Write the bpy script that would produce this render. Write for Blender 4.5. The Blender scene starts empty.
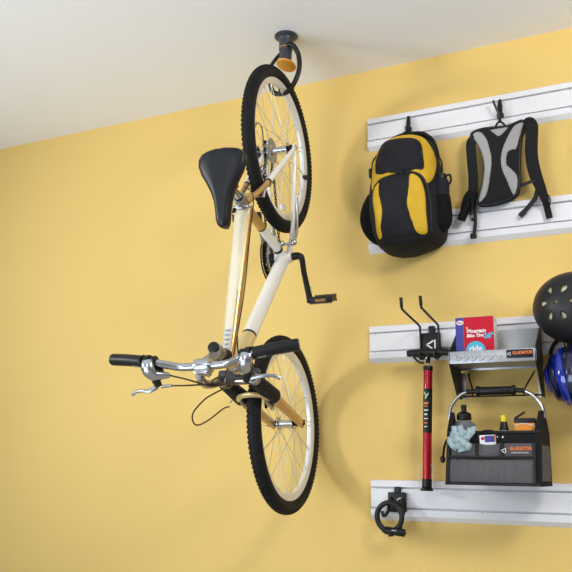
import bpy, bmesh, math, random
from mathutils import Vector as V, Matrix, Quaternion, geometry
random.seed(7)
PI = math.pi
SC = bpy.context.scene
COL = SC.collection

# ------------------------------------------------------------ materials
def mat(name, col, rough=.5, metal=0., bump=0., bscale=60., var=0., vscale=8., coat=0., stretch=None, spec=.5, sheen=0., trans=0.):
    m = bpy.data.materials.new(name); m.use_nodes = True
    nt = m.node_tree; b = nt.nodes['Principled BSDF']
    b.inputs['Base Color'].default_value = (*col, 1)
    b.inputs['Roughness'].default_value = rough
    b.inputs['Metallic'].default_value = metal
    b.inputs['Coat Weight'].default_value = coat
    b.inputs['Coat Roughness'].default_value = .1
    b.inputs['Specular IOR Level'].default_value = spec
    b.inputs['Sheen Weight'].default_value = sheen
    b.inputs['Transmission Weight'].default_value = trans
    tc = nt.nodes.new('ShaderNodeTexCoord'); mp = nt.nodes.new('ShaderNodeMapping')
    nt.links.new(tc.outputs['Object'], mp.inputs['Vector'])
    if stretch: mp.inputs['Scale'].default_value = stretch
    if bump:
        n = nt.nodes.new('ShaderNodeTexNoise'); n.inputs['Scale'].default_value = bscale; n.inputs['Detail'].default_value = 3
        bp = nt.nodes.new('ShaderNodeBump'); bp.inputs['Strength'].default_value = bump; bp.inputs['Distance'].default_value = .003
        nt.links.new(mp.outputs[0], n.inputs['Vector']); nt.links.new(n.outputs['Fac'], bp.inputs['Height'])
        nt.links.new(bp.outputs[0], b.inputs['Normal'])
    if var:
        n = nt.nodes.new('ShaderNodeTexNoise'); n.inputs['Scale'].default_value = vscale; n.inputs['Detail'].default_value = 4
        r = nt.nodes.new('ShaderNodeMix'); r.data_type = 'RGBA'
        r.inputs[6].default_value = (*[c*(1-var) for c in col], 1); r.inputs[7].default_value = (*[min(1, c*(1+var)) for c in col], 1)
        nt.links.new(mp.outputs[0], n.inputs['Vector']); nt.links.new(n.outputs['Fac'], r.inputs[0]); nt.links.new(r.outputs[2], b.inputs['Base Color'])
    return m
WALL = mat('wall_paint', (.73, .515, .160), .8, bump=.06, bscale=90, var=.02, vscale=2)
CEIL = mat('ceiling_paint', (.92, .93, .96), .85, bump=.05, bscale=120, var=.015)
FLOOR = mat('floor_concrete', (.50, .49, .47), .7, bump=.1, bscale=30, var=.1)
PVC = mat('white_panel', (.74, .74, .77), .42, bump=.08, bscale=14, stretch=(1, 6, 14), var=.02, vscale=6)
RUB = mat('tire_rubber', (.007, .007, .0075), .7, bump=.25, bscale=300, spec=.3)
BLK = mat('black_plastic', (.006, .006, .0065), .42, spec=.35)
MBLK = mat('black_metal', (.009, .009, .010), .42, .1, spec=.35, bump=.05, bscale=200)
SADM = mat('saddle_vinyl', (.006, .007, .009), .42, spec=.35, bump=.06, bscale=350)
GRY = mat('dark_grey_plastic', (.035, .04, .05), .38)
ORG = mat('orange_plastic', (.72, .30, .035), .42)
CHR = mat('polished_alloy', (.50, .51, .54), .24, 1.)
ALU = mat('brushed_alloy', (.42, .42, .44), .36, 1., bump=.05, bscale=150)
RIM = mat('rim_alloy', (.80, .80, .80), .34, .35)
STL = mat('spoke_steel', (.55, .55, .55), .5, .6)
GALV = mat('grey_sheet', (.42, .43, .45), .38, .7, bump=.06, bscale=60, var=.06)
CRM = mat('pearl_cream_paint', (.78, .70, .50), .25, .15, coat=.6)
WHT = mat('pearl_white_paint', (.84, .83, .77), .25, 0, coat=.6)
GLD = mat('gold_paint', (.55, .33, .10), .3, .45, coat=.5)
PGLD = mat('pale_gold_paint', (.72, .56, .26), .28, .35, coat=.5)
YEL = mat('yellow_nylon', (.66, .40, .012), .62, bump=.35, bscale=900, var=.12, vscale=30)
BN = mat('black_nylon', (.009, .009, .011), .8, spec=.25, bump=.5, bscale=600, var=.2, vscale=25)
BNP = mat('charcoal_ripstop', (.013, .013, .018), .75, spec=.25, bump=.5, bscale=700, var=.15, vscale=30)
BMESH = mat('black_mesh', (.006, .006, .007), .9, spec=.2, bump=.8, bscale=800)
GM = mat('grey_mesh_foam', (.34, .335, .33), .8, bump=.6, bscale=700, var=.1, vscale=60)
BAGG = mat('grey_canvas', (.092, .089, .096), .8, bump=.5, bscale=80, stretch=(3, 3, .4), var=.22, vscale=18)
RED = mat('red_anodised', (.42, .006, .022), .24, .35, coat=.4)
REDC = mat('red_card', (.50, .008, .028), .5, spec=.2)
BLUC = mat('blue_card', (.03, .035, .28), .4)
WHC = mat('white_card', (.78, .78, .76), .5)
CYN = mat('cyan_print', (.05, .42, .62), .45)
ORP = mat('orange_print', (.85, .20, .03), .5)
WPR = mat('white_print', (.8, .8, .8), .5)
GPR = mat('green_print', (.35, .50, .25), .5)
LBL = mat('blue_grey_print', (.35, .42, .55), .5)
BLUH = mat('blue_shell', (.004, .022, .30), .14, .1, coat=.8)
BLUD = mat('dark_blue_shell', (.003, .006, .045), .2, coat=.6)
HBLK = mat('matte_black_shell', (.011, .011, .013), .45, spec=.4, bump=.03, bscale=200)
FOAM = mat('cream_liner', (.80, .70, .42), .8)
BOT = mat('smoke_bottle', (.17, .18, .20), .25)
GLV = mat('pale_blue_rubber', (.36, .46, .50), .6, bump=.6, bscale=80, var=.2, vscale=60)
YCAP = mat('yellow_cap', (.85, .72, .02), .4)
WPL = mat('white_plastic', (.8, .8, .8), .35)
ORC = mat('orange_card', (.85, .30, .01), .4)
REFL = mat('amber_reflector', (.25, .11, .01), .15)
RREF = mat('red_reflector', (.35, .01, .01), .15)
CAB = mat('cable_housing', (.03, .012, .008), .4)
PIPM = mat('black_piping', (.008, .008, .009), .6)
DENT = mat('groove_grey', (.30, .30, .32), .6)

# ------------------------------------------------------------ mesh builder
def frame_from(d, up=None):
    d = V(d).normalized()
    u = V(up) if up is not None else (V((0, 0, 1)) if abs(d.z) < .9 else V((1, 0, 0)))
    a = d.cross(u)
    if a.length < 1e-6: a = d.cross(V((0, 1, 0)))
    a.normalize(); b = a.cross(d).normalized()
    return a, b
def catmull(pts, n=8, closed=False):
    P = [V(p) for p in pts]; out = []; N = len(P)
    rng = range(N) if closed else range(N-1)
    for i in rng:
        if closed: p0, p1, p2, p3 = P[i-1], P[i], P[(i+1) % N], P[(i+2) % N]
        else: p0, p1, p2, p3 = P[max(i-1, 0)], P[i], P[i+1], P[min(i+2, N-1)]
        for k in range(n):
            t = k/n
            out.append(.5*((2*p1)+(-p0+p2)*t+(2*p0-5*p1+4*p2-p3)*t*t+(-p0+3*p1-3*p2+p3)*t**3))
    if not closed: out.append(P[-1])
    return out
class MB:
    def __init__(s): s.b = bmesh.new(); s.mats = []; s.mi = 0
    def use(s, m):
        if m not in s.mats: s.mats.append(m)
        s.mi = s.mats.index(m); return s
    def face(s, vs):
        try: f = s.b.faces.new(vs)
        except ValueError: return None
        f.material_index = s.mi; f.smooth = True; return f
    def rings(s, R, closed=False, caps=True):
        vr = [[s.b.verts.new(p) for p in r] for r in R]; n = len(vr[0])
        m = len(vr); 
        for i in range(m if closed else m-1):
            a, c = vr[i], vr[(i+1) % m]
            for j in range(n): s.face([a[j], a[(j+1) % n], c[(j+1) % n], c[j]])
        if caps and not closed: s.face(vr[0][::-1]); s.face(vr[-1])
        return s
    def tube(s, pts, r=.005, seg=10, closed=False, flat=1., up=None, caps=True):
        P = [V(p) for p in pts]; N = len(P); R = []
        rs = r if isinstance(r, (list, tuple)) else [r]*N
        a = None
        for i in range(N):
            d = (P[(i+1) % N]-P[i-1]) if closed else (P[min(i+1, N-1)]-P[max(i-1, 0)])
            d.normalize()
            if up is not None: a, b = frame_from(d, up)
            elif a is None: a, b = frame_from(d)
            else:
                a = a-d*a.dot(d); a.normalize(); b = a.cross(d).normalized()
            R.append([P[i]+a*math.cos(t)*rs[i]+b*math.sin(t)*rs[i]*flat for t in [2*PI*k/seg for k in range(seg)]])
        return s.rings(R, closed, caps)
    def curve(s, pts, r=.005, n=8, seg=8, closed=False, **k): 
        return s.tube(catmull(pts, n, closed), r, seg, closed, **k)
    def cyl(s, p0, p1, r0, r1=None, seg=24, bev=0.):
        p0, p1 = V(p0), V(p1); r1 = r0 if r1 is None else r1
        d = (p1-p0); L = d.length; d.normalize()
        if bev and L > 2*bev:
            return s.tube([p0, p0+d*bev*.3, p0+d*bev, p1-d*bev, p1-d*bev*.3, p1], [r0-bev, r0-bev*.3, r0, r1, r1-bev*.3, r1-bev], seg)
        return s.tube([p0, p1], [r0, r1], seg)
    def lathe(s, base, axis, prof, seg=32, up=None, caps=True, flat=1.):
        base = V(base); d = V(axis).normalized(); a, b = frame_from(d, up)
        R = [[base+d*h+(a*math.cos(t)+b*math.sin(t)*flat)*max(r, 1e-5) for t in [2*PI*k/seg for k in range(seg)]] for r, h in prof]
        return s.rings(R, False, caps)
    def torus(s, c, n, R, r, seg=64, rs=12):
        a, b = frame_from(n); c = V(c)
        return s.tube([c+(a*math.cos(t)+b*math.sin(t))*R for t in [2*PI*k/seg for k in range(seg)]], r, rs, True)
    def box(s, c, size, rot=None, bev=.0):
        c = V(c); hx, hy, hz = [x/2 for x in size]; M = rot.to_3x3() if rot else Matrix.Identity(3)
        if bev: 
            bev = min(bev, hx*.9, hy*.9, hz*.9)
            t = bmesh.new(); bmesh.ops.create_cube(t, size=1)
            for v in t.verts: v.co = V((v.co.x*size[0], v.co.y*size[1], v.co.z*size[2]))
            bmesh.ops.bevel(t, geom=t.edges[:], offset=bev, segments=2, affect='EDGES', profile=.5)
            mp = {}
            for v in t.verts: mp[v] = s.b.verts.new(c+M@v.co)
            for f in t.faces: s.face([mp[v] for v in f.verts])
            t.free(); return s
        vs = [s.b.verts.new(c+M@V((x*hx, y*hy, z*hz))) for z in (-1, 1) for x, y in ((-1, -1), (1, -1), (1, 1), (-1, 1))]
        for q in ((3, 2, 1, 0), (4, 5, 6, 7), (0, 1, 5, 4), (1, 2, 6, 5), (2, 3, 7, 6), (3, 0, 4, 7)): s.face([vs[k] for k in q])
        return s
    def prism(s, poly, org, ax, ay, th):
        """polygon (u,v) in plane org+u*ax+v*ay, extruded by the vector th"""
        org, ax, ay, th = V(org), V(ax), V(ay), V(th)
        lo = [s.b.verts.new(org+ax*u+ay*v) for u, v in poly]; hi = [s.b.verts.new(org+ax*u+ay*v+th) for u, v in poly]
        n = len(poly)
        tri = geometry.tessellate_polygon([[V((u, v, 0)) for u, v in poly]])
        for t in tri:
            s.face([lo[k] for k in t]); s.face([hi[k] for k in t[::-1]])
        for i in range(n): s.face([lo[i], lo[(i+1) % n], hi[(i+1) % n], hi[i]])
        return s
    def sphere(s, c, r, sc=(1, 1, 1), seg=20):
        R = []
        for i in range(1, seg//2):
            ph = PI*i/(seg//2); R.append([V(c)+V((sc[0]*r*math.sin(ph)*math.cos(t), sc[1]*r*math.sin(ph)*math.sin(t), sc[2]*r*math.cos(ph))) for t in [2*PI*k/seg for k in range(seg)]])
        return s.rings(R)
    def build(s, name, m=None, parent=None, loc=None, rot=None, sharp=35):
        me = bpy.data.meshes.new(name)
        bmesh.ops.recalc_face_normals(s.b, faces=s.b.faces[:])
        lim = math.radians(sharp)
        for e in s.b.edges:
            if len(e.link_faces) == 2 and e.calc_face_angle(0) > lim: e.smooth = False
        s.b.to_mesh(me); s.b.free()
        ms = s.mats if s.mats else [m]
        if m is not None and s.mats and m not in s.mats: ms = s.mats
        for x in ms: me.materials.append(x)
        o = bpy.data.objects.new(name, me); COL.objects.link(o)
        if parent: o.parent = parent
        if loc is not None: o.location = loc
        if rot is not None: o.rotation_euler = rot
        return o
def tag(o, label=None, cat=None, group=None, kind=None):
    if label: o['label'] = label
    if cat: o['category'] = cat
    if group: o['group'] = group
    if kind: o['kind'] = kind
    return o
def empty(name, loc=(0, 0, 0), label=None, cat=None, group=None):
    o = bpy.data.objects.new(name, None); COL.objects.link(o); o.location = loc; o.empty_display_size = .05
    return tag(o, label, cat, group)
def text(body, size, m, parent, org, ax, ay, name='lettering', wide=1., ext=.0004, bold=0., shear=0.):
    cu = bpy.data.curves.new('t', 'FONT'); cu.body = body; cu.size = size; cu.extrude = ext; cu.offset = bold; cu.shear = shear
    cu.align_x = 'CENTER'; cu.align_y = 'CENTER'; cu.resolution_u = 3
    t = bpy.data.objects.new('t', cu); COL.objects.link(t); bpy.context.view_layer.update()
    me = bpy.data.meshes.new_from_object(t.evaluated_get(bpy.context.evaluated_depsgraph_get()))
    bpy.data.objects.remove(t); bpy.data.curves.remove(cu)
    ax = V(ax).normalized(); ay = V(ay).normalized(); n = ax.cross(ay)
    M = Matrix((ax*wide, ay, n)).transposed()
    for v in me.vertices: v.co = V(org)+M@v.co
    me.materials.clear(); me.materials.append(m); me.name = name
    o = bpy.data.objects.new(name, me); COL.objects.link(o); o.parent = parent
    return o
# panels sewn on a curved front surface  y = -surf(x,z)
def pip(x, z, P):
    c = False; n = len(P); j = n-1
    for i in range(n):
        if (P[i][1] > z) != (P[j][1] > z) and x < (P[j][0]-P[i][0])*(z-P[i][1])/(P[j][1]-P[i][1])+P[i][0]: c = not c
        j = i
    return c
def nearest(x, z, P):
    best = (1e9, x, z); n = len(P)
    for i in range(n):
        ax, az = P[i]; bx, bz = P[(i+1) % n]; dx, dz = bx-ax, bz-az
        t = max(0, min(1, ((x-ax)*dx+(z-az)*dz)/(dx*dx+dz*dz+1e-12))); px, pz = ax+t*dx, az+t*dz
        d = math.hypot(px-x, pz-z)
        if d < best[0]: best = (d, px, pz)
    return best
def smooth2(P, n=5):
    return [(p.x, p.y) for p in catmull([(x, z, 0) for x, z in P], n, True)]
def panel(name, P, surf, h, m, parent, g=.005, edge=.012, wr=0., ws=40, sm=True):
    if sm: P = smooth2(P)
    x0 = min(p[0] for p in P); x1 = max(p[0] for p in P); z0 = min(p[1] for p in P); z1 = max(p[1] for p in P)
    b = MB(); vd = {}
    nx = int((x1-x0)/g)+2; nz = int((z1-z0)/g)+2
    cells = [(i, j) for i in range(nx) for j in range(nz) if pip(x0+(i+.5)*g, z0+(j+.5)*g, P)]
    cs = set(cells)
    def vert(i, j):
        if (i, j) in vd: return vd[(i, j)]
        x, z = x0+i*g, z0+j*g; d, px, pz = nearest(x, z, P)
        inner = all((a, c) in cs for a in (i-1, i) for c in (j-1, j))
        if not inner: x, z, d = px, pz, 0
        t = min(1, d/edge); hh = h*math.sqrt(max(0, 1-(1-t)**2))
        if wr: hh += wr*t*(math.sin(ws*(x*1.3+z*.5)+3*math.sin(z*31))*math.sin(ws*.6*(z-x*.7)+2*math.sin(x*43)))
        vd[(i, j)] = b.b.verts.new((x, -surf(x, z)-hh, z)); return vd[(i, j)]
    for i, j in cells: b.face([vert(i, j), vert(i+1, j), vert(i+1, j+1), vert(i, j+1)])
    # closing rim behind
    for e in [e for e in b.b.edges if len(e.link_faces) == 1]:
        a, c = e.verts; a2 = b.b.verts.new(a.co+V((0, .004, 0))); c2 = b.b.verts.new(c.co+V((0, .004, 0))); b.face([a, c, c2, a2])
    return b.build(name, m, parent, sharp=60)

# ------------------------------------------------------------ camera
F_, YAW, PIT, ROL = 781.3, -.4471, .2343, .01618
def cam_basis():
    cy, sy = math.cos(YAW), math.sin(YAW)
    F = V((sy*math.cos(PIT), cy*math.cos(PIT), math.sin(PIT))); R = V((cy, -sy, 0)); U = R.cross(F)
    c, s = math.cos(ROL), math.sin(ROL)
    return c*R+s*U, -s*R+c*U, F
R_, U_, Fw = cam_basis()
cd = bpy.data.cameras.new('camera'); cd.sensor_width = 36; cd.lens = F_/572*36; cd.clip_start = .05
cam = bpy.data.objects.new('camera', cd); COL.objects.link(cam)
M4 = Matrix((R_, U_, -Fw)).transposed().to_4x4(); M4.translation = V((0, -3.041, .95)); cam.matrix_world = M4
SC.camera = cam

# ------------------------------------------------------------ room
ZC = 2.718
def struct(name, b, m): o = b.build(name, m); tag(o, kind='structure'); return o
b = MB(); b.box((-1.2, .05, ZC/2), (8., .1, ZC)); w = struct('wall_back', b, WALL); tag(w, 'warm yellow painted back wall')
b = MB(); b.box((-1.2, -2.4, ZC+.05), (8., 5., .1)); c = struct('ceiling', b, CEIL); tag(c, 'smooth off-white ceiling')
b = MB(); b.box((-1.2, -2.4, -.05), (8., 5., .1)); struct('floor', b, FLOOR)

# ------------------------------------------------------------ wall tracks
def track(z, label):
    t = .018
    prof = [(0, 0), (-t*.7, 0), (-t, -.004), (-t, -.026), (-t*.9, -.0265), (-t*.1, -.0265), (-t*.1, -.033), (-t*.8, -.033), (-t*.8, -.1025), (-t*.1, -.1025), (-t*.1, -.109), (-t*.9, -.109),
            (-t, -.110), (-t, -.134), (-t*.85, -.137), (0, -.152)]
    x0, x1 = -1.064, 1.3
    b = MB(); b.rings([[V((x, y-.0005, z+zz)) for y, zz in prof] for x in (x0, x1)])
    o = b.build('track_panel', PVC, sharp=20)
    tag(o, label, 'wall track', 'white slotted wall tracks'); 
    for k in range(4):
        for dz in (-.036, -.113):
            s = MB(); x = x0+.025+k*.41; yy = -t*.8-.0005 if dz > -.1 else -t-.0005
            s.lathe((x, yy+.0005, z+dz), (0, -1, 0), [(.0024, 0), (.0024, .0008), (.001, .0012)], 10); s.build('screw', ALU, o)
    return o
Z1, Z2, Z3, Z4 = 2.476, 2.009, 1.544, .928
track(Z1, 'topmost white slotted wall track, behind the hooks holding both packs')
track(Z2, 'second white wall track from the top, behind the backpack base and pack straps')
track(Z3, 'third white wall track down, holding the shelf and the two-prong pump hook')
track(Z4, 'lowest white wall track, behind the cable lock and below the tool bag')

# ------------------------------------------------------------ bicycle
PB = [-1.28560214, -0.43423776, 2.20042424]
MBk = Matrix(((-9.61652576e-04, 9.97704741e-01, 6.77076429e-02), (9.23321195e-02, 6.75070325e-02, -9.93437255e-01), (-9.95727802e-01, 5.29624868e-03, -9.21851117e-02)))
bike = empty('mountain_bike', (0, 0, 0), 'cream and gold mountain bike hung vertically by its rear wheel from the ceiling hook', 'bicycle')
mw = MBk.to_4x4(); mw.translation = V(PB)+V((0, -.004, 0)); bike.matrix_world = mw
AX0 = V((1.0345, 0, -.01367)); S_ = V((-.32557, 0, .94552)); FW = V((.9451, .02954, .32543)); LF = V((-.02793, .99956, -.00962))
def fk(s, f, l=0): return AX0+S_*s+FW*f+LF*l
RT = .333
def make_wheel(name, loc, rot, rear, label):
    # wheel axis = local Y
    b = MB()
    prof = [(.2585, 0), (.2605, .008), (.270, .0125), (.2835, .0135), (.2835, .0115), (.276, .009), (.276, -.009), (.2835, -.0115), (.2835, -.0135), (.270, -.0125), (.2605, -.008)]
    N = 96
    b.rings([[V((math.cos(t)*r, y, math.sin(t)*r)) for r, y in prof] for t in [2*PI*k/N for k in range(N)]], True)
    w = b.build(name, RIM, bike, loc, rot); w['label'] = label
    # tire with tread knobs
    b = MB(); rr = .0255; Rc = RT-.0022-rr
    b.rings([[V((math.cos(t)*(Rc+rr*math.cos(a)), rr*.95*math.sin(a), math.sin(t)*(Rc+rr*math.cos(a)))) for a in [2*PI*k/18 for k in range(18)]] for t in [2*PI*k/120 for k in range(120)]], True)
    NK = 112
    for k in range(NK):
        t0 = 2*PI*k/NK
        for q, (a, wd, ln, off) in enumerate(((-.95, .0075, .009, .0), (-.48, .007, .010, .5), (0, .008, .008, .0), (.48, .007, .010, .5), (.95, .0075, .009, .0))):
            t = t0+off*2*PI/NK
            n = V((math.cos(t)*math.cos(a), math.sin(a), math.sin(t)*math.cos(a))); c = V((math.cos(t)*(Rc+rr*math.cos(a)), rr*.95*math.sin(a), math.sin(t)*(Rc+rr*math.cos(a))))
            tg = V((-math.sin(t), 0, math.cos(t))); sd = n.cross(tg).normalized()
            Mx = Matrix((sd, tg, n)).transposed()
            b.box(c+n*.0003, (wd*.95, ln*.95, .0042), Mx.to_4x4())
    b.build('tire', RUB, w)
    hw = .034 if rear else .030
    b = MB(); b.lathe((0, -hw-.006, 0), (0, 1, 0), [(.008, 0), (.013, .002), (.024, .004), (.024, .008), (.014, .012), (.0125, hw), (.0125, hw+.012), (.014, 2*hw), (.024, 2*hw+.004), (.024, 2*hw+.008), (.013, 2*hw+.010), (.008, 2*hw+.012)], 28)
    b.use(CHR); b.mats = [CHR]; b.build('hub', CHR, w)
    b = MB(); L = .070 if rear else .056; b.use(ALU); b.cyl((0, -L, 0), (0, L, 0), .005, seg=12); b.use(BLK); [b.cyl((0, q*(hw+.008), 0), (0, q*(hw+.020), 0), .013, seg=16, bev=.002) for q in (-1, 1)]; b.use(CHR); [b.cyl((0, q*(L-.006), 0), (0, q*(L+.002), 0), .0095, seg=16, bev=.002) for q in ((-1, 1) if rear else ())]; b.build('axle', ALU, w)
    protos = []
    for side in (-1, 1):
        for dr in (-1, 1):
            me = MB(); a = dr*1.05; me.tube([(.0215, side*(hw+.0005+.001*dr), 0), (math.cos(a)*.262, side*.003, math.sin(a)*.262)], .00105, 6)
            me.cyl((math.cos(a)*.262, side*.003, math.sin(a)*.262), (math.cos(a)*.247, side*(.003+.0018), math.sin(a)*.247), .0021, seg=6)
            # second point follows the spoke closely enough to read as its nipple
            o = me.build('spoke', STL, w); protos.append(o)
            for k in range(1, 8):
                c = o.copy(); COL.objects.link(c); c.parent = w; c.rotation_euler = (0, 2*PI*k/8, 0)
    for i, o in enumerate(protos): pass
    # offset each family
    fam = {}
    for o in w.children:
        if o.name.startswith('spoke'): fam.setdefault(o.data.name, []).append(o)
    for i, (k, os) in enumerate(sorted(fam.items())):
        for o in os: o.rotation_euler.y += i*2*PI/32
    return w
rw = make_wheel('rear_wheel', (0, 0, 0), None, True, 'upper wheel with cassette, hanging from the hook')
# front wheel orientation
Mf = Matrix((FW, LF, S_)).transposed()
fwl = make_wheel('front_wheel', (1.0742, .0012, 0), Mf.to_euler(), False, 'lower wheel held by the gold fork')
# valves and reflectors
b = MB(); b.cyl((-.262, 0, -.01), (-.235, 0, -.01), .0032, seg=10); b.cyl((-.248, 0, -.01), (-.228, 0, -.01), .005, .004, 10); b.build('valve_cap', BLK, rw)
b = MB(); b.prism([(-.022, -.010), (-.018, .010), (.018, .010), (.022, -.010), (.01, -.014), (-.01, -.014)], (.233, -.004, -.02), (.1, 0, 1), (1, 0, -.1), (0, .008, 0)); b.build('spoke_reflector', WPL, rw)
b = MB(); b.box((.046, .010, -.262), (.02, .02, .016), None, .003); b.build('spoke_clip', BLK, rw)
# cassette
b = MB()
for k in range(8):
    R0 = .052-.0042*k; y = -.032-.0042*k; n = 22+(8-k)*2
    poly = []
    for i in range(n):
        for rr, da in ((R0-.003, 0), (R0, .3), (R0, .55), (R0-.003, .85)):
            t = 2*PI*(i+da)/n; poly.append((rr*math.cos(t), rr*math.sin(t)))
    b.prism(poly, (0, y, 0), (1, 0, 0), (0, 0, 1), (0, -.0018, 0))
b.cyl((0, -.03, 0), (0, -.068, 0), .017, seg=20); b.build('cassette', ALU, rw)
# frame
BBc = V((.433, 0, -.02)); SEAT = V((.296, 0, .382)); HB = fk(.455, 0); HT = fk(.565, 0)
fr = MB(); fr.use(WHT); fr.cyl(BBc+V((0, -.034, 0)), BBc+V((0, .034, 0)), .023, bev=.003)
frame = fr.build('frame', WHT, bike)
for sd in (-1, 1):
    y = sd*.063; fr = MB()
    fr.prism([(-.016, -.008), (-.012, .014), (.012, .018), (.03, .012), (.034, -.008), (.012, -.014)], (0, y-.0025, 0), (1, 0, 0), (0, 0, 1), (0, .005, 0)); fr.build('dropout', WHT, frame)
dirS = (BBc-SEAT).normalized()
b = MB(); a, q = SEAT-dirS*.012, SEAT+dirS*.19
b.use(GLD); b.cyl(a, q, .0175, seg=24); b.use(WHT); b.cyl(q, BBc, .0172, seg=24); 
b.use(BLK); b.cyl(q-dirS*.003, q+dirS*.004, .0182); b.cyl(BBc-dirS*.075, BBc-dirS*.062, .019)
b.build('seat_tube', None, frame)
# top tube, cream above and gold along the flank
def oval(name, p0, p1, w0, w1, h0, h1, cols):
    bb = MB(); p0, p1 = V(p0), V(p1); d = (p1-p0).normalized(); yv = V((0, 1, 0)); n = d.cross(yv).normalized()
    if n.z < 0: n = -n
    for m in cols: bb.use(m[0])
    NS, SG = 66, 32; rows = []
    for i in range(NS+1):
        t = i/NS; c = p0.lerp(p1, t); w_, h_ = w0+(w1-w0)*t, h0+(h1-h0)*t
        rows.append([bb.b.verts.new(c+yv*w_*math.cos(2*PI*k/SG)+n*h_*math.sin(2*PI*k/SG)) for k in range(SG)])
    for i in range(NS):
        for k in range(SG):
            f = bb.b.faces.new([rows[i][k], rows[i][(k+1) % SG], rows[i+1][(k+1) % SG], rows[i+1][k]]); f.smooth = True
            f.material_index = cols_index(cols, (i+.5)/NS, (k+.5)/SG*360)
    bb.face(rows[0][::-1]); bb.face(rows[-1]); return bb.build(name, None, frame)
def cols_index(cols, t, ang):
    for i, (m, fn) in enumerate(cols):
        if fn(t, ang): return i
    return 0
TT0 = V((.318, 0, .352)); TT1 = HT-S_*.022
tt = oval('top_tube', TT0, TT1, .034, .024, .022, .019, [(CRM, lambda t, a: 38+22*t < a < 150), (GLD, lambda t, a: a <= 38+22*t or a > 300), (PGLD, lambda t, a: True)])
DT1 = HB+S_*.03
oval('down_tube', BBc, DT1, .028, .026, .027, .025, [(WHT, lambda t, a: t < .75), (PGLD, lambda t, a: t >= .765), (BLK, lambda t, a: True)])
dT = (TT1-TT0).normalized(); nT = dT.cross(V((0, 1, 0))).normalized(); nT = nT if nT.z > 0 else -nT
for k in range(5):
    c = TT0.lerp(TT1, .83+.028*k)+nT*.0213; bb = MB(); Mx = Matrix((V((0, -1, 0)), -dT, V((0, -1, 0)).cross(-dT))).transposed().to_4x4()
    for q in range(4): bb.box(c+V((0, -.009+q*.006-(k % 2)*.001, 0)), (.0042 if (q+k) % 3 else .003, .008, .0012), Mx)
    bb.build('frame_decal', LBL, tt)
b = MB(); b.cyl(HB-S_*.004, HT+S_*.004, .0215, bev=.002, seg=28); b.build('head_tube', PGLD, frame)
for sd in (-1, 1):
    drop = V((.006, sd*.063, .006)); 
    b = MB()
    P = catmull([SEAT+V((.004, sd*.012, -.03)), V((.258, sd*.032, .308)), V((.214, sd*.042, .250)), V((.170, sd*.047, .200)), V((.09, sd*.056, .105)), drop], 6)
    n = len(P); k = int(n*.5)
    b.use(GLD); b.tube(P[:k+1], .0105, 12); b.use(WHT); b.tube(P[k:], [.0125-.0050*max(0, (i-(n-k)*.3)/((n-k)*.7)) for i in range(n-k)], 12); b.use(BLK); b.tube(P[k-1:k+1], .0112, 12)
    o = b.build('seat_stay', None, frame)
    b = MB(); b.curve([BBc+V((-.01, sd*.022, .004)), V((.36, sd*.036, -.016)), V((.30, sd*.045, -.012)), V((.15, sd*.056, -.006)), V((.012, sd*.063, -.002))], [.0115-.004*i/32 for i in range(33)], 8, 12)
    b.build('chain_stay', WHT, frame)
b = MB(); b.cyl((.262, -.03, .312), (.262, .03, .312), .008, seg=12); b.build('stay_bridge', GLD, frame)
# saddle cluster
PD = -dirS
post = MB(); post.use(CHR); post.cyl(SEAT+PD*.0, SEAT+PD*.105, .0142, seg=20); post.use(MBLK); post.cyl(SEAT+PD*.002, SEAT+PD*.02, .0165)
post.use(CHR); post.box(SEAT+PD*.108, (.045, .034, .022), None, .005); post.cyl(SEAT+PD*.108+V((0, -.024, 0)), SEAT+PD*.108+V((0, .024, 0)), .006)
post.build('seat_post', None, bike)
b = MB(); b.use(ALU); b.cyl(SEAT-PD*.012, SEAT+PD*.016, .0225, bev=.002); b.box(SEAT+V((.026, 0, 0)), (.018, .026, .024), None, .004); b.cyl(SEAT+V((.024, -.026, 0)), SEAT+V((.024, .03, 0)), .005)
b.use(CHR); b.sphere(SEAT+V((.026, .032, 0)), .008); b.use(BLK); b.sphere(SEAT+V((.030, -.034, -.01)), .0125, (1, .8, 1)); b.build('seat_clamp', None, bike)
b = MB(); b.curve([SEAT+PD*.045+V((-.016, .0, 0)), SEAT+PD*.05+V((-.028, .0, 0))], .013, 4, 14); b.build('rear_reflector', RREF, bike)
sp = [(.158, .034, -.010), (.162, .058, -.007), (.170, .074, -.004), (.188, .085, -.004), (.21, .086, -.004), (.24, .075, -.005), (.27, .057, -.006), (.30, .042, -.007), (.335, .0295, -.008), (.37, .0255, -.009), (.398, .0235, -.010), (.415, .018, -.013), (.423, .010, -.017)]
R = []
for x, hw_, dz in sp:
    r = []; zt = .552+dz
    for k in range(28):
        t = 2*PI*k/28; c, s = math.cos(t), math.sin(t)
        yy = hw_*math.copysign(abs(c)**.8, c)
        if s >= 0: zz = zt-.018+.018*abs(s)**.9-(.004*math.exp(-(yy/.009)**2) if x < .36 else 0)-.10*max(0, abs(yy)-.02)**1.4
        else: zz = zt-.018-(.034 if x < .34 else .028)*abs(s)**.45-.10*max(0, abs(yy)-.02)**1.4
        r.append(V((x, yy, zz)))
    R.append(r)
b = MB(); b.rings(R); sad = b.build('saddle', SADM, bike, sharp=70)
for sd in (-1, 1):
    b = MB(); b.curve([(.405, sd*.006, .510), (.36, sd*.018, .494), (.30, sd*.021, .490), (.24, sd*.022, .490), (.20, sd*.026, .498), (.175, sd*.03, .512)], .0036, 6, 8); b.build('saddle_rail', CHR, sad)
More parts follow.
